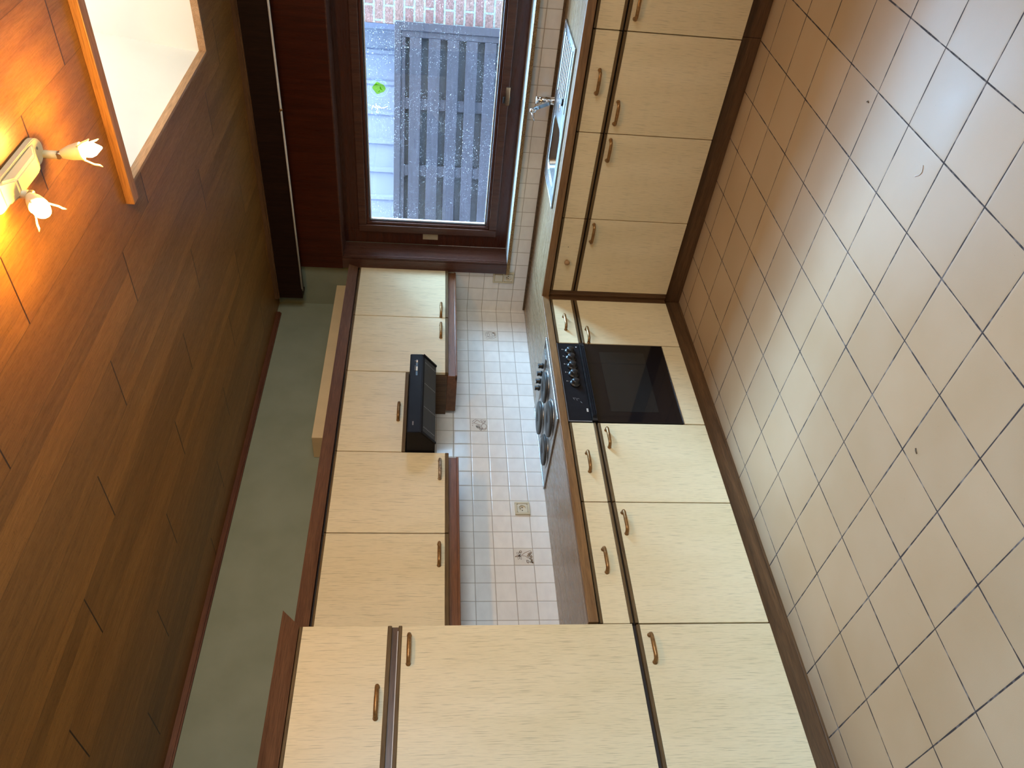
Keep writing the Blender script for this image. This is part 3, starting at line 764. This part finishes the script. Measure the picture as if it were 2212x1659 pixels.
# printed clock symbols, brand plate and little squares
bm = bmesh.new()
def stroke3(bm, pts, w, face, run='L', lift=.0004):
    """thin raised ribbon on a vertical face; pts are (u, z)"""
    for (a, b) in zip(pts, pts[1:]):
        dx, dz = b[0] - a[0], b[1] - a[1]; l = math.hypot(dx, dz) or 1; nx, nz = -dz / l * w / 2, dx / l * w / 2
        ex, ez = dx / l * w * .3, dz / l * w * .3
        q = [(a[0] + nx - ex, a[1] + nz - ez), (b[0] + nx + ex, b[1] + nz + ez), (b[0] - nx + ex, b[1] - nz + ez), (a[0] - nx - ex, a[1] - nz - ez)]
        vs = [bm.verts.new((face + lift, u, z_) if run == 'L' else (u, face - lift, z_)) for u, z_ in q]
        bm.faces.new(vs)
F_ = XD + .002
for cy, cz in ((-1.436, 0.7625), (-1.440, 0.7480)):
    stroke3(bm, [(cy + .007 * math.sin(a), cz + .007 * math.cos(a)) for a in [math.radians(d) for d in range(-60, 170, 30)]], .0016, F_)
stroke3(bm, [(-1.428, .773), (-1.432, .769)], .0022, F_); stroke3(bm, [(-1.455, .737), (-1.464, .730)], .0018, F_)
merge(cp, bm, 'greymark')
bm = boxes([(F_, F_ + .0008, -1.526, -1.503, 0.704, 0.7125)])
bp_ = obj('brand_plate', bm, 'mark', cp)
bm = bmesh.new()
for k in range(4): stroke3(bm, [(-1.506 - .005 * k, .706), (-1.5075 - .005 * k, .711)], .0012, F_ + .0008)
merge(bp_, bm, 'black')
merge(cp, boxes([(F_, F_ + .0006, -1.036, -1.030, 0.7065, 0.7125)]), 'mark')
# grooved handle ledge with chamfered ends
hl = bmesh.new()
for k, zz in enumerate((0.690, 0.682, 0.674)):
    o1 = .016 + .004 * k
    prism(hl, [(XD - .002, OY0 + .003), (XD + o1, OY0 + .028 + .004 * k), (XD + o1, OY1 - .028 - .004 * k), (XD - .002, OY1 - .003)], 2, zz - .006, zz)
hl_o = obj('door_handle', hl, 'black', ov)
obj('handle_base', box(XD - .018, XD + .010, OY0 + .002, OY1 - .002, .666, .6925), 'blackplastic', hl_o)
dr = obj('door', box(XD - .020, XD + .002, OY0, OY1, 0.2195, 0.6655, bev=.002), 'blackglass', ov)
obj('window', box(XD + .0021, XD + .0027, -1.521, -1.068, 0.334, 0.585), 'ovenwin', dr)
bm = bmesh.new(); bxm(bm, XD - .004, XD + .003, OY0, OY1, 0.216, 0.219)
obj('door_edge', bm, 'steel', dr)
oh = thing('oven_housing', 'low cream panel under the black oven', 'cabinet panel', (0.3, -1.298, ZDB))
obj('panel', box(XD - .019, XD, OY0, OY1, ZDB, 0.2145, bev=.0012), 'cream', oh)
obj('carcass', box(0.05, XD - .022, Y2 + .002, Y1 - .002, ZDB, 0.2155), 'carcass', oh)

# ---- tall cabinet
tc = thing('tall_cabinet', 'tall cream cabinet with three doors at the near end of the run', 'cabinet', (0.3, -3.0, 0.0))
XT = 0.6005; T0, T1 = -2.6965, -3.300
obj('carcass', box(0.002, XT - .022, T1, T0 - .001, ZDB, 1.985), 'carcass', tc)
front('door', 'L', XT - .006, T1, T0, ZDB, ZDT, tc, top=.0145, hnd=(-2.802, .622))
front('door', 'L', XT, T1, T0, .686, 1.5955, tc, top=.014, bottom=.0, hnd=(-2.797, 1.5675))
front('door', 'L', XT, T1, T0, 1.6505, 1.9715, tc, top=.012, bottom=.016, hnd=(-2.996, 1.676))
obj('rail', boxes([(XT - .03, XT - .010, T1, T0 - .004, 1.6085, 1.6345)]), 'oak_y', tc)
obj('rail_inlay', boxes([(XT - .010, XT - .0095, T1, T0 - .020, 1.6100, 1.6130)]), 'mark', tc)
cr = obj('cornice', frustum(bmesh.new(), (0.002, XT + .0015, T1, T0), 1.986, (0.002, XT + .0445, T1, T0 + .0415), 2.047), 'crown', tc)
# a second tall unit continues the run behind the photographer's left
tc2 = thing('tall_cabinet', 'tall cream cabinet beyond the three door one, next towards the room', 'cabinet', (0.3, -3.6, 0.0))
obj('carcass', box(0.002, XT - .022, T1 - .60, T1 - .001, ZDB, 1.985), 'carcass', tc2)
front('door', 'L', XT - .006, T1 - .6, T1, ZDB, ZDT, tc2, top=.0145, hnd=(T1 - .1, .622))
front('door', 'L', XT, T1 - .6, T1, .686, 1.9715, tc2, top=.012, hnd=(T1 - .1, 1.5675))
obj('cornice', frustum(bmesh.new(), (0.002, XT + .0015, T1 - .6, T1 - .001), 1.986, (0.002, XT + .0445, T1 - .6, T1 - .001), 2.047), 'crown', tc2)

# ---- wall cabinets
W0, W1, W2, W3, W4, W5 = -0.0305, -0.5205, -1.0095, -1.6015, -2.0955, -2.6945
ZWB, ZWT, ZHB = 1.4235, 1.9690, 1.6455
G2 = 'cream wall cabinets above the tiles'
def wallcab(u0, u1, zb, label, doors, end=None):
    t = thing('wall_cabinet', label, 'cabinet', (0.17, (u0 + u1) / 2, zb), G2)
    obj('carcass', box(0.002, XW - .022, u0 + .0008, u1 - .0008, zb - .012, 1.987), 'oak_z' if end else 'carcass', t)
    for (a, b, h, hm) in doors: front('door', 'L', XW, a, b, zb, ZWT, t, top=.009, bottom=.0185, hnd=(h, zb + .0265), hm=hm)
    return t
wallcab(W2, W0, ZWB, 'double cream wall cabinet in the corner by the window', [(W1, W0, -.455, 'handle'), (W2, W1, -.648, 'handle')], end=True)
wallcab(W3, W2 - .001, ZHB, 'short cream wall cabinet above the black extractor hood', [(W3, W2, -1.325, 'handle')])
wallcab(W4, W3 - .001, ZWB, 'cream wall cabinet just past the hood with a paint chipped handle', [(W4, W3, -1.716, 'handlew')])
wallcab(W5, W4 - .001, ZWB, 'cream wall cabinet between the chipped handle one and the tall cabinet', [(W5, W4, -2.213, 'handle')])
t = tag(obj('cornice', frustum(bmesh.new(), (0.002, XW + .002, W5, W0), 1.9885, (0.002, XW + .024, W5, W0 + .020), 2.046), 'crown'), 'red brown cornice board running along the tops of the wall cabinets', 'cornice')
def pelmet(u0, u1, label, open_end):
    bm = bmesh.new()
    bxm(bm, 0.290, 0.318, u0, u1, 1.3535, 1.4105, bev=.003)
    bxm(bm, 0.280, 0.3245, u0, u1, 1.3535, 1.3655, bev=.003)
    if open_end: bxm(bm, 0.03, 0.29, u0, u0 + .018, 1.3535, 1.4105, bev=.002)
    return tag(obj('pelmet_rail', bm, 'pelmet'), label, 'pelmet', 'brown pelmet boards under the wall cabinets')
pelmet(W2 + .001, W0 + .010, 'brown pelmet board under the double corner wall cabinet', True)
pelmet(W5, W3 - .010, 'long brown pelmet board under the wall cabinets nearest the tall cabinet', False)
# ---- boxing on top of the wall cabinets
t = thing('pipe_boxing', 'cream painted boxing lying on top of the wall cabinets', 'boxing', (0.08, -0.7, 1.99))
obj('casing', box(0.002, 0.168, -1.360, -0.004, 1.9885, 2.139, bev=.002), 'duct', t)

# ---- cooker hood
hd = thing('cooker_hood', 'black extractor hood with sloping perforated underside', 'hood', (0.25, -1.305, 1.475))
HY0, HY1 = -1.5965, -1.0145
bm = bmesh.new(); prism(bm, [(0.02, 1.6265), (0.4850, 1.6195), (0.4885, 1.6165), (0.4900, 1.552), (0.4870, 1.5475), (0.402, 1.4765), (0.02, 1.4755)], 1, HY0, HY1, bev=.003)
hood_o = obj('housing', bm, 'black', hd)
# grille on the slope
d = Vector((0.402 - 0.487, 0, 1.4765 - 1.5475)); Lg = d.length; d.normalize(); nrm = Vector((d.z, 0, -d.x)) * 1
if nrm.z > 0: nrm = -nrm
bm = bmesh.new(); o_ = Vector((0.487, 0, 1.5475))
def slope(a, y, h): p = o_ + d * a + nrm * h; return (p.x, y, p.z)
lo = [bm.verts.new(slope(a, y, .0012)) for a, y in ((.010, HY0 + .02), (Lg - .004, HY0 + .02), (Lg - .004, HY1 - .02), (.010, HY1 - .02))]
bm.faces.new(lo); bmesh.ops.recalc_face_normals(bm, faces=bm.faces[:])
gr = obj('grille', bm, grille_mat(), hd)
bm = bmesh.new()
for y in (HY1 - .055, HY1 - .058 - .16, HY1 - .058 - .33, HY0 + .05):
    for k in range(9):
        a = .014 + (Lg - .024) * k / 8.5
        q = [slope(a, y - .003, .002), slope(a + .006, y - .003, .002), slope(a + .006, y + .003, .002), slope(a, y + .003, .002)]
        bm.faces.new([bm.verts.new(p) for p in q])
merge(gr, bm, 'greymark')
bm = bmesh.new()
for y in (HY0, HY1 - .012):
    vs = [bm.verts.new(slope(a, yy, h)) for yy in (y, y + .012) for a, h in ((0, 0), (Lg, 0), (Lg, .006), (0, .006))]
    for f in ((0, 1, 2, 3), (7, 6, 5, 4), (3, 2, 6, 7), (0, 4, 5, 1), (0, 3, 7, 4), (1, 5, 6, 2)): bm.faces.new([vs[i] for i in f])
bmesh.ops.recalc_face_normals(bm, faces=bm.faces[:])
obj('grille_frame', bm, 'black', hd)
XH = 0.4888
sw = obj('switch_slot', boxes([(XH - .003, XH + .0008, -1.185, -1.060, 1.5765, 1.5865)]), 'blackplastic', hd)
obj('slider', boxes([(XH + .0008, XH + .003, -1.085, -1.068, 1.5775, 1.5855)], bev=.0008), 'lit', sw)
obj('slider', boxes([(XH + .0008, XH + .003, -1.150, -1.118, 1.5775, 1.5855)], bev=.0008), 'cplast2', sw)
bm = bmesh.new()
for u in (-1.072, -1.112, -1.122, -1.132, -1.142): bxm(bm, XH, XH + .0011, u - .0015, u + .0015, 1.5895, 1.5925)
merge(hood_o, bm, 'mark')
bm = bmesh.new()
for k in range(5): bxm(bm, XH, XH + .0010, -1.524 - .0055 * k, -1.521 - .0055 * k, 1.587, 1.594)
merge(hood_o, bm, 'greymark')

# ---- electrics on the tiles
def plate_round(parent, x, y, z, run, r, dep, m):
    pass
sw_ = thing('wall_socket', 'single cream wall socket on the white tiles past the hob', 'socket', (0, -1.701, 0.9945))
def frame_ring(run, c, z, hw, hh, w, t0, t1, bev=.002):
    bm = bmesh.new()
    for (a0, a1, b0, b1) in ((-hw, -hw + w, -hh, hh), (hw - w, hw, -hh, hh), (-hw + w, hw - w, -hh, -hh + w), (-hw + w, hw - w, hh - w, hh)):
        if run == 'L': bxm(bm, t0, t1, c + a0, c + a1, z + b0, z + b1, bev=bev)
        else: bxm(bm, c + a0, c + a1, -t1, -t0, z + b0, z + b1, bev=bev)
    return bm
obj('frame', frame_ring('L', -1.701, .9945, .0405, .0405, .012, .001, .012), 'cplast', sw_)
def socket_insert(run, c, z, hs, parent):
    n = 28; r = .0195; dep = .0105
    def P(u, w, zz): return (w, u, zz) if run == 'L' else (u, -w, zz)
    bm = bmesh.new(); f0 = .0095
    circ = [(c + r * math.cos(2 * PI * k / n), z + r * math.sin(2 * PI * k / n)) for k in range(n)]
    sq = []
    for k in range(n):
        a = 2 * PI * k / n; m_ = max(abs(math.cos(a)), abs(math.sin(a))); sq.append((c + hs * math.cos(a) / m_, z + hs * math.sin(a) / m_))
    rr = [[bm.verts.new(P(u, w, zz)) for u, zz in lp] for lp, w in ((sq, .001), (sq, f0), (circ, f0), (circ, .0016))]
    for a, b in zip(rr, rr[1:]):
        for k in range(n): bm.faces.new((a[k], a[(k + 1) % n], b[(k + 1) % n], b[k]))
    bm.faces.new(rr[-1]); bmesh.ops.recalc_face_normals(bm, faces=bm.faces[:])
    o = obj('socket_insert', bm, 'cplast2', parent)
    bm = bmesh.new()
    for du in (-.0095, .0095): lathe(bm, P(c + du, .0016, z), (1, 0, 0) if run == 'L' else (0, -1, 0), [(0, .0033), (.0004, .0033), (.0004, 0)], 10)
    obj('contact_hole', bm, 'hole', o)
    bm = bmesh.new(); lathe(bm, P(c, .0016, z + .011), (1, 0, 0) if run == 'L' else (0, -1, 0), [(0, .0024), (.007, .0024), (.0085, .001), (.0085, 0)], 10)
    obj('earth_pin', bm, 'brass', o)
socket_insert('L', -1.701, .9945, .0275, sw_)
ds = thing('switch_socket_plate', 'cream double plate with a switch above a socket in the tiled corner', 'socket', (0.2865, 0, 1.03))
bm = frame_ring('B', .2865, 1.0315, .0415, .0700, .010, .001, .012)
bxm(bm, .2865 - .0315, .2865 + .0315, -.012, -.001, 1.0265, 1.0365, bev=.001)
obj('frame', bm, 'cplast', ds)
obj('rocker', box(.2865 - .029, .2865 + .029, -.0145, -.002, 1.038, 1.091, bev=.003), 'cplast2', ds)
socket_insert('B', .2865, .9985, .0275, ds)

# ---- decorated tiles
def tile_thing(iy, iz, label, art):
    """iy, iz: tile indices from the grid origin of the left wall"""
    S = .1014; y1 = -0.0229 - iy * S; y0 = y1 - S; z1 = 1.2619 - iz * S; z0 = z1 - S
    t = thing('decorated_tile', label, 'tile', (0, (y0 + y1) / 2, z0), 'three decorated tiles in the white tiled wall')
    gl_ = obj('glaze', box(0.0, .0012, y0 + .0016, y1 - .0016, z0 + .0016, z1 - .0016), 'dtile', t)
    # art coordinates: a 0..1 = top to bottom, b 0..1 = window side to room side
    for m, w, strokes in art:
        bm = bmesh.new()
        for s in strokes: stroke3(bm, [(y1 - b * S, z1 - a * S) for a, b in s], w, .0012, lift=.0003)
        merge(gl_, bm, m)
def circ(a, b, r, ry=None, n=14, s=0, e=360):
    ry = ry or r
    return [(a + r * math.cos(math.radians(s + (e - s) * k / n)), b + ry * math.sin(math.radians(s + (e - s) * k / n))) for k in range(n + 1)]
def petal(a, b, ang, L_, w):
    d = (math.cos(ang), math.sin(ang)); n = (-d[1], d[0])
    pts = [(a + d[0] * L_ * t + n[0] * w * math.sin(PI * t), b + d[1] * L_ * t + n[1] * w * math.sin(PI * t)) for t in [k / 6 for k in range(7)]]
    return pts + [(a + d[0] * L_ * t - n[0] * w * math.sin(PI * t), b + d[1] * L_ * t - n[1] * w * math.sin(PI * t)) for t in [k / 6 for k in range(6, -1, -1)]]
artA = [('motif3', .0024, [circ(.32, .42, .14, .18), circ(.52, .40, .22, .30, s=40, e=330), [(.18, .25), (.30, .12), (.45, .10)], [(.25, .85), (.40, .78), (.62, .80), (.8, .70)], circ(.70, .35, .10, .16)]),
        ('motif2', .0026, [circ(.78, .25, .05), circ(.82, .40, .05), circ(.70, .20, .04), [(.75, .12), (.86, .16)], circ(.84, .58, .05, s=0, e=200)]),
        ('motif', .0016, [[(.2, .75), (.3, .62), (.5, .58), (.66, .62)], [(.6, .48), (.75, .5), (.85, .45)]])]
artB = [('motif', .0030, [circ(.80, .62, .15, .20), circ(.80, .76, .13, .14, s=0, e=180), [(.10, .42), (.22, .36), (.40, .12), (.55, .28), (.66, .30)], [(.22, .38), (.45, .48), (.62, .55)]]),
        ('motif3', .0040, [petal(.32, .60, .25, .28, .07), petal(.34, .66, .45, .24, .06), circ(.60, .86, .06, .07), [(.66, .20), (.70, .38), (.78, .42), (.84, .18), (.90, .30)], [(.58, .15), (.72, .10)], [(.12, .30), (.20, .16), (.34, .08)]]),
        ('motif', .0018, [[(.70, .34), (.74, .20), (.82, .10)], [(.84, .34), (.90, .22), (.92, .12)], [(.15, .50), (.10, .58), (.16, .62)]])]
ang = [PI * .92, PI * .62, PI * .40, PI * 1.30, PI * 1.52, PI * .15]
artC = [('motif3', .0022, [petal(.30, .45, a_, .24, .05) for a_ in ang[1:5]] + [petal(.62, .72, .6, .2, .06), petal(.66, .72, 1.3, .18, .05)]),
        ('motif', .0026, [petal(.30, .45, ang[0], .24, .03), [(.42, .44), (.58, .47), (.72, .58), (.86, .58)], [(.42, .40), (.60, .26), (.84, .16)], circ(.33, .45, .05), [(.93, .30), (.90, .20), (.86, .15)], [(.94, .62), (.90, .78), (.95, .92)], circ(.36, .22, .06)]),
        ('motif2', .0030, [circ(.78, .34, .045), circ(.86, .30, .04), circ(.74, .46, .05), circ(.84, .44, .05), circ(.90, .52, .04), circ(.84, .62, .04), circ(.90, .72, .04), circ(.86, .82, .04), circ(.93, .84, .03)])]
tile_thing(2, 1, 'white tile with a fine grey brown basket drawing, nearest the window', artA)
tile_thing(10, 0, 'white tile with a brown jug and fruit print, above the hob', artB)
tile_thing(19, 2, 'white tile with a flower and ochre berry print, below the near wall cabinets', artC)

# ---- small bits lying on the floor
def flat(name, label, cat, pts, w, h, m):
    c_ = pts[len(pts) // 2]; t = thing(name, label, cat, (c_[0], c_[1], 0.0)); bm = bmesh.new()
    tube(bm, [(x, y, h) for x, y in pts], w, 6); obj('body', bm, m, t)
flat('thread', 'short curled white thread lying on a floor tile', 'thread', [(2.3114, -2.0695), (2.304, -2.076), (2.294, -2.0813), (2.286, -2.079), (2.2787, -2.0743), (2.2672, -2.0596)], .0011, .0012, 'mark')
flat('crumb', 'small dark crumb on the floor tiles in the middle of the room', 'crumb', [(1.680, -2.690), (1.674, -2.697), (1.672, -2.706)], .0020, .0020, 'dirt')
flat('crumb', 'small dark crumb on the floor before the draining board cabinet', 'crumb', [(2.312, -1.620), (2.317, -1.625), (2.314, -1.632)], .0018, .0018, 'dirt')

# ---- curtain box and rod above the window
cb = thing('curtain_box', 'dark wooden box under the ceiling above the window', 'curtain box', (1.5, -0.05, 2.353))
obj('front_board', boxes([(0.122, 2.95, -0.100, -0.082, 2.353, ZC - 0.001)]), 'box', cb)
obj('end_board', boxes([(0.122, 0.140, -0.082, -0.001, 2.353, ZC - 0.001)]), 'box', cb)
obj('end_board', boxes([(2.932, 2.95, -0.082, -0.001, 2.353, ZC - 0.001)]), 'box', cb)
obj('base_board', boxes([(0.140, 2.932, -0.082, -0.037, 2.353, 2.371)]), 'box', cb)
rd = thing('curtain_rod', 'thin white curtain rod below the dark box over the window', 'rod', (1.5, -0.13, 2.346))
bm = bmesh.new(); tube(bm, [(0.215, -0.118, 2.3465), (1.2, -0.118, 2.3465), (2.85, -0.118, 2.3475)], .0058, 12)
obj('rod', bm, 'rodw', rd)
bm = bmesh.new(); tube(bm, [(0.215, -0.118, 2.3465), (0.200, -0.118, 2.345), (0.194, -0.114, 2.343), (0.200, -0.106, 2.343), (0.213, -0.1035, 2.345)], .0022, 8)
obj('end_hook', bm, 'brass', rd)
for xb in (1.426, 2.7):
    bm = bmesh.new(); lathe(bm, (xb - .006, -0.118, 2.3466), (1, 0, 0), [(0, .0078), (.003, .0085), (.009, .0085), (.012, .0078)], 14)
    tube(bm, [(xb, -0.150, 2.350), (xb, -0.118, 2.3520), (xb, -0.105, 2.3515), (xb, -0.1015, 2.354)], .0018, 8)
    obj('bracket', bm, 'handle', rd)

# ---- sticker and scrawl on the pane
PY = FY + 0.0215
st = thing('window_sticker', 'round lime green sticker on the window pane', 'sticker', (1.4547, PY, 1.79))
def disc(bm, cx, cz, r, y, n=32, sx=1.0):
    bm.faces.new([bm.verts.new((cx + sx * r * math.cos(-2 * PI * k / n), y, cz + r * math.sin(-2 * PI * k / n))) for k in range(n)])
bm = bmesh.new(); disc(bm, 1.4547, 1.840, .050, PY); obj('film', bm, 'film', st)
bm = bmesh.new(); 
for k in range(40):
    a, b = 2 * PI * k / 40, 2 * PI * (k + 1) / 40
    bm.faces.new([bm.verts.new((1.4547 + r * math.cos(t), PY - .0002, 1.840 + r * math.sin(t))) for r, t in ((.050, a), (.0515, a), (.0515, b), (.050, b))])
obj('rim', bm, 'ring', st)
bm = bmesh.new(); n = 30
bm.faces.new([bm.verts.new((1.4545 + (.033 + .003 * math.sin(3 * t) + .002 * math.sin(5 * t)) * math.cos(t), PY - .0004, 1.841 + (.035 + .003 * math.cos(4 * t)) * math.sin(t))) for t in [2 * PI * k / n for k in range(n)]])
obj('print', bm, 'lime', st)
bm = bmesh.new()
for cx, cz, an, L_, w in ((1.468, 1.868, -1.25, .030, .007), (1.442, 1.822, .45, .028, .008), (1.430, 1.846, -.9, .016, .004)):
    pts = []
    for t in [k / 8 for k in range(9)]: pts.append((cx + math.cos(an) * L_ * t - math.sin(an) * w * math.sin(PI * t), cz + math.sin(an) * L_ * t + math.cos(an) * w * math.sin(PI * t)))
    pts += [(cx + math.cos(an) * L_ * t, cz + math.sin(an) * L_ * t) for t in (0.7, 0.35)]
    bm.faces.new([bm.verts.new((a, PY - .0006, b)) for a, b in pts])
obj('leaf_print', bm, 'leaf', st)
# hand-like white scrawl beside the sticker
sg = bmesh.new()
def glass_pt(ix, iy):   # crop position in the photograph -> pane position (fitted at the pane plane)
    return (1.3346 + (1275 - iy) * 0.000179, 1.8854 - (ix - 350) * (0.0934 / 530))
for pts in ([(350, 1330), (370, 1230), (400, 1195), (430, 1240), (460, 1260)], [(490, 1130), (495, 1200), (470, 1260), (520, 1270), (545, 1290), (515, 1370), (500, 1430)],
            [(520, 1200), (560, 1250), (600, 1262), (640, 1255), (680, 1262), (720, 1245), (760, 1250), (800, 1225), (870, 1195)], [(570, 1200), (600, 1215), (630, 1240)]):
    stroke3(sg, [glass_pt(*p) for p in pts], .0035, PY, run='B', lift=.0003)
sc_ = thing('window_scrawl', 'small white scrawl on the pane below the green sticker', 'scrawl', (1.34, PY, 1.79))
obj('mark', sg, 'scrawl', sc_)

# ---- ceiling lamp
lp = thing('ceiling_lamp', 'cream two armed ceiling lamp with lit candle bulbs', 'lamp', (2.335, -2.44, ZC))
PX = 2.333
bm = bmesh.new(); poly = []
for k in range(13): a = PI * k / 12; poly.append((PX + .034 * math.cos(a), -2.335 + .040 * math.sin(a)))
for k in range(13): a = PI + PI * k / 12; poly.append((PX + .034 * math.cos(a), -2.553 + .040 * math.sin(a)))
prism(bm, poly, 2, 2.512, ZC - .0005, bev=.002)
obj('base_plate', bm, 'lampcream', lp)
bm = frustum(bmesh.new(), (PX - .022, PX + .022, -2.500, -2.385), 2.490, (PX - .032, PX + .032, -2.545, -2.335), 2.5125)
bmesh.ops.recalc_face_normals(bm, faces=bm.faces[:]); bmesh.ops.bevel(bm, geom=bm.edges[:], offset=.005, segments=3, affect='EDGES')
obj('base_body', bm, 'lampcream', lp)
for y in (-2.325, -2.560):
    bm = bmesh.new(); lathe(bm, (PX + .008, y, 2.5122), (0, 0, -1), [(0, .004), (.0012, .004), (.0016, 0)], 10); obj('screw', bm, 'brass', lp)
def lamp_arm(y, tip):
    top = Vector((2.312, y, 2.513)); j = Vector((2.312, y, 2.479))
    bm = bmesh.new(); tube(bm, [top, j], .0105, 14); arm = obj('arm', bm, 'lampcream', lp)
    bm = bmesh.new(); lathe(bm, j + Vector((0, -.009, -.004)), (0, 1, 0), [(0, .008), (.018, .008)], 12); obj('joint', bm, 'brass', arm)
    ax = (Vector(tip) - j).normalized(); s0 = j + ax * .004
    L_ = (Vector(tip) - j).length; sl_ = L_ * .52
    bm = bmesh.new(); lathe(bm, s0, ax, [(0, .006), (.006, .0115), (sl_ * .5, .019), (sl_ * .9, .0225), (sl_, .0225), (sl_ - .002, .019)], 22); so = obj('socket', bm, 'lampcream', lp)
    b0 = s0 + ax * (sl_ - .004); bl_ = L_ * .50
    bm = bmesh.new(); lathe(bm, b0, ax, [(0, .010), (bl_ * .15, .0160), (bl_ * .4, .0200), (bl_ * .62, .0172), (bl_ * .82, .0095), (bl_, .0025), (bl_ * 1.01, 0)], 20); obj('bulb', bm, 'bulb', lp)
    up = Vector((0, 1, 0)); u = ax.cross(up).normalized(); w = ax.cross(u)
    for k in range(3):
        a = 2 * PI * k / 3 + .6; dr_ = u * math.cos(a) + w * math.sin(a); e0 = s0 + ax * (sl_ - .004) + dr_ * .0215
        bm = bmesh.new(); tube(bm, [e0, e0 + ax * .010 + dr_ * .007, e0 + ax * .022 + dr_ * .016, e0 + ax * .034 + dr_ * .020, e0 + ax * .041 + dr_ * .026], [.0026, .0022, .0024, .0026, .0014], 8)
        obj('prong', bm, 'prong', so)
lamp_arm(-2.3015, (2.328, -2.281, 2.3760))
lamp_arm(-2.4937, (2.302, -2.567, 2.416))

# ================================================================== LIGHT
w = bpy.data.worlds.new('overcast sky'); sc.world = w; w.use_nodes = True
nt = w.node_tree; nt.nodes.clear()
# hazy daylight: a broad bright part of the sky stands high beyond the yard, the rest is softer
tc_ = nt.nodes.new('ShaderNodeTexCoord'); bg = nt.nodes.new('ShaderNodeBackground'); ow = nt.nodes.new('ShaderNodeOutputWorld')
dp = nt.nodes.new('ShaderNodeVectorMath'); dp.operation = 'DOT_PRODUCT'
nt.links.new(tc_.outputs['Generated'], dp.inputs[0]); dp.inputs[1].default_value = Vector((0.34, 0.72, 0.66)).normalized()
m1 = nt.nodes.new('ShaderNodeMath'); m1.operation = 'MAXIMUM'; m1.inputs[1].default_value = 0.0; nt.links.new(dp.outputs['Value'], m1.inputs[0])
m2 = nt.nodes.new('ShaderNodeMath'); m2.operation = 'POWER'; m2.inputs[1].default_value = 4.0; nt.links.new(m1.outputs[0], m2.inputs[0])
mx = nt.nodes.new('ShaderNodeMix'); mx.data_type = 'RGBA'; nt.links.new(m2.outputs[0], mx.inputs[0])
mx.inputs[6].default_value = (4.0, 4.6, 5.6, 1); mx.inputs[7].default_value = (58.0, 100.0, 148.0, 1)
# warm sky lobe added on the right to strengthen the side window's light
dq = nt.nodes.new('ShaderNodeVectorMath'); dq.operation = 'DOT_PRODUCT'
nt.links.new(tc_.outputs['Generated'], dq.inputs[0]); dq.inputs[1].default_value = Vector((1.0, -0.25, 0.30)).normalized()
q1 = nt.nodes.new('ShaderNodeMath'); q1.operation = 'MAXIMUM'; q1.inputs[1].default_value = 0.0; nt.links.new(dq.outputs['Value'], q1.inputs[0])
q2 = nt.nodes.new('ShaderNodeMath'); q2.operation = 'POWER'; q2.inputs[1].default_value = 4.0; nt.links.new(q1.outputs[0], q2.inputs[0])
ad = nt.nodes.new('ShaderNodeMix'); ad.data_type = 'RGBA'; ad.blend_type = 'ADD'; nt.links.new(q2.outputs[0], ad.inputs[0])
nt.links.new(mx.outputs[2], ad.inputs[6]); ad.inputs[7].default_value = (9.2, 8.0, 6.1, 1)
nt.links.new(ad.outputs[2], bg.inputs[0]); bg.inputs[1].default_value = 1.0; nt.links.new(bg.outputs[0], ow.inputs[0])
def portal(name, loc, rot, sx, sy):
    l = bpy.data.lights.new(name, 'AREA'); l.shape = 'RECTANGLE'; l.size = sx; l.size_y = sy; l.cycles.is_portal = True
    o = bpy.data.objects.new(name, l); COL.objects.link(o); o.location = loc; o.rotation_euler = rot
portal('window_portal', ((WX0 + WX1) / 2, 0.24, (WZ0 + WZ1) / 2), (-PI / 2, 0, 0), WX1 - WX0, WZ1 - WZ0)

portal('side_portal', (XR + 0.18, (VY0 + VY1) / 2, (VZ0 + VZ1) / 2), (0, PI / 2, 0), VZ1 - VZ0, VY1 - VY0)

# ================================================================== CAMERA
cam = bpy.data.cameras.new('camera'); co = bpy.data.objects.new('camera', cam); COL.objects.link(co)
yaw, pit, rol = 0.7743106989149678, 0.11046547886580647, 0.025938254328747665
cy_, sy_ = math.cos(yaw), math.sin(yaw)
fwd = Vector((-sy_ * math.cos(pit), cy_ * math.cos(pit), -math.sin(pit))); right = Vector((cy_, sy_, 0)); up = right.cross(fwd)
rx = right * math.cos(rol) + up * math.sin(rol); dn = -(up * math.cos(rol) - right * math.sin(rol))
# the phone lay on its side: the picture's right is the room's down, its top is the room's right
mat = Matrix((dn, rx, -fwd)).transposed().to_4x4()
mat.translation = Vector((3.370627643979551, -4.1790166353936575, 1.5257324624987159))
co.matrix_world = mat
cam.sensor_fit = 'HORIZONTAL'; cam.sensor_width = 36.0; cam.lens = 36.0 * 1658.5621 / 2212.0
cam.clip_start = 0.05; cam.clip_end = 100
sc.camera = co
sc.view_settings.view_transform = 'Standard'; sc.view_settings.look = 'None'
sc.view_settings.exposure = 0.0; sc.view_settings.gamma = 1.0
try: sc.view_settings.use_curve_mapping = False
except Exception: pass
cy = sc.cycles
cy.use_denoising = True; cy.max_bounces = 8; cy.diffuse_bounces = 5; cy.glossy_bounces = 4; cy.transmission_bounces = 6; cy.transparent_max_bounces = 12
cy.sample_clamp_indirect = 8.0; cy.caustics_reflective = False; cy.caustics_refractive = False
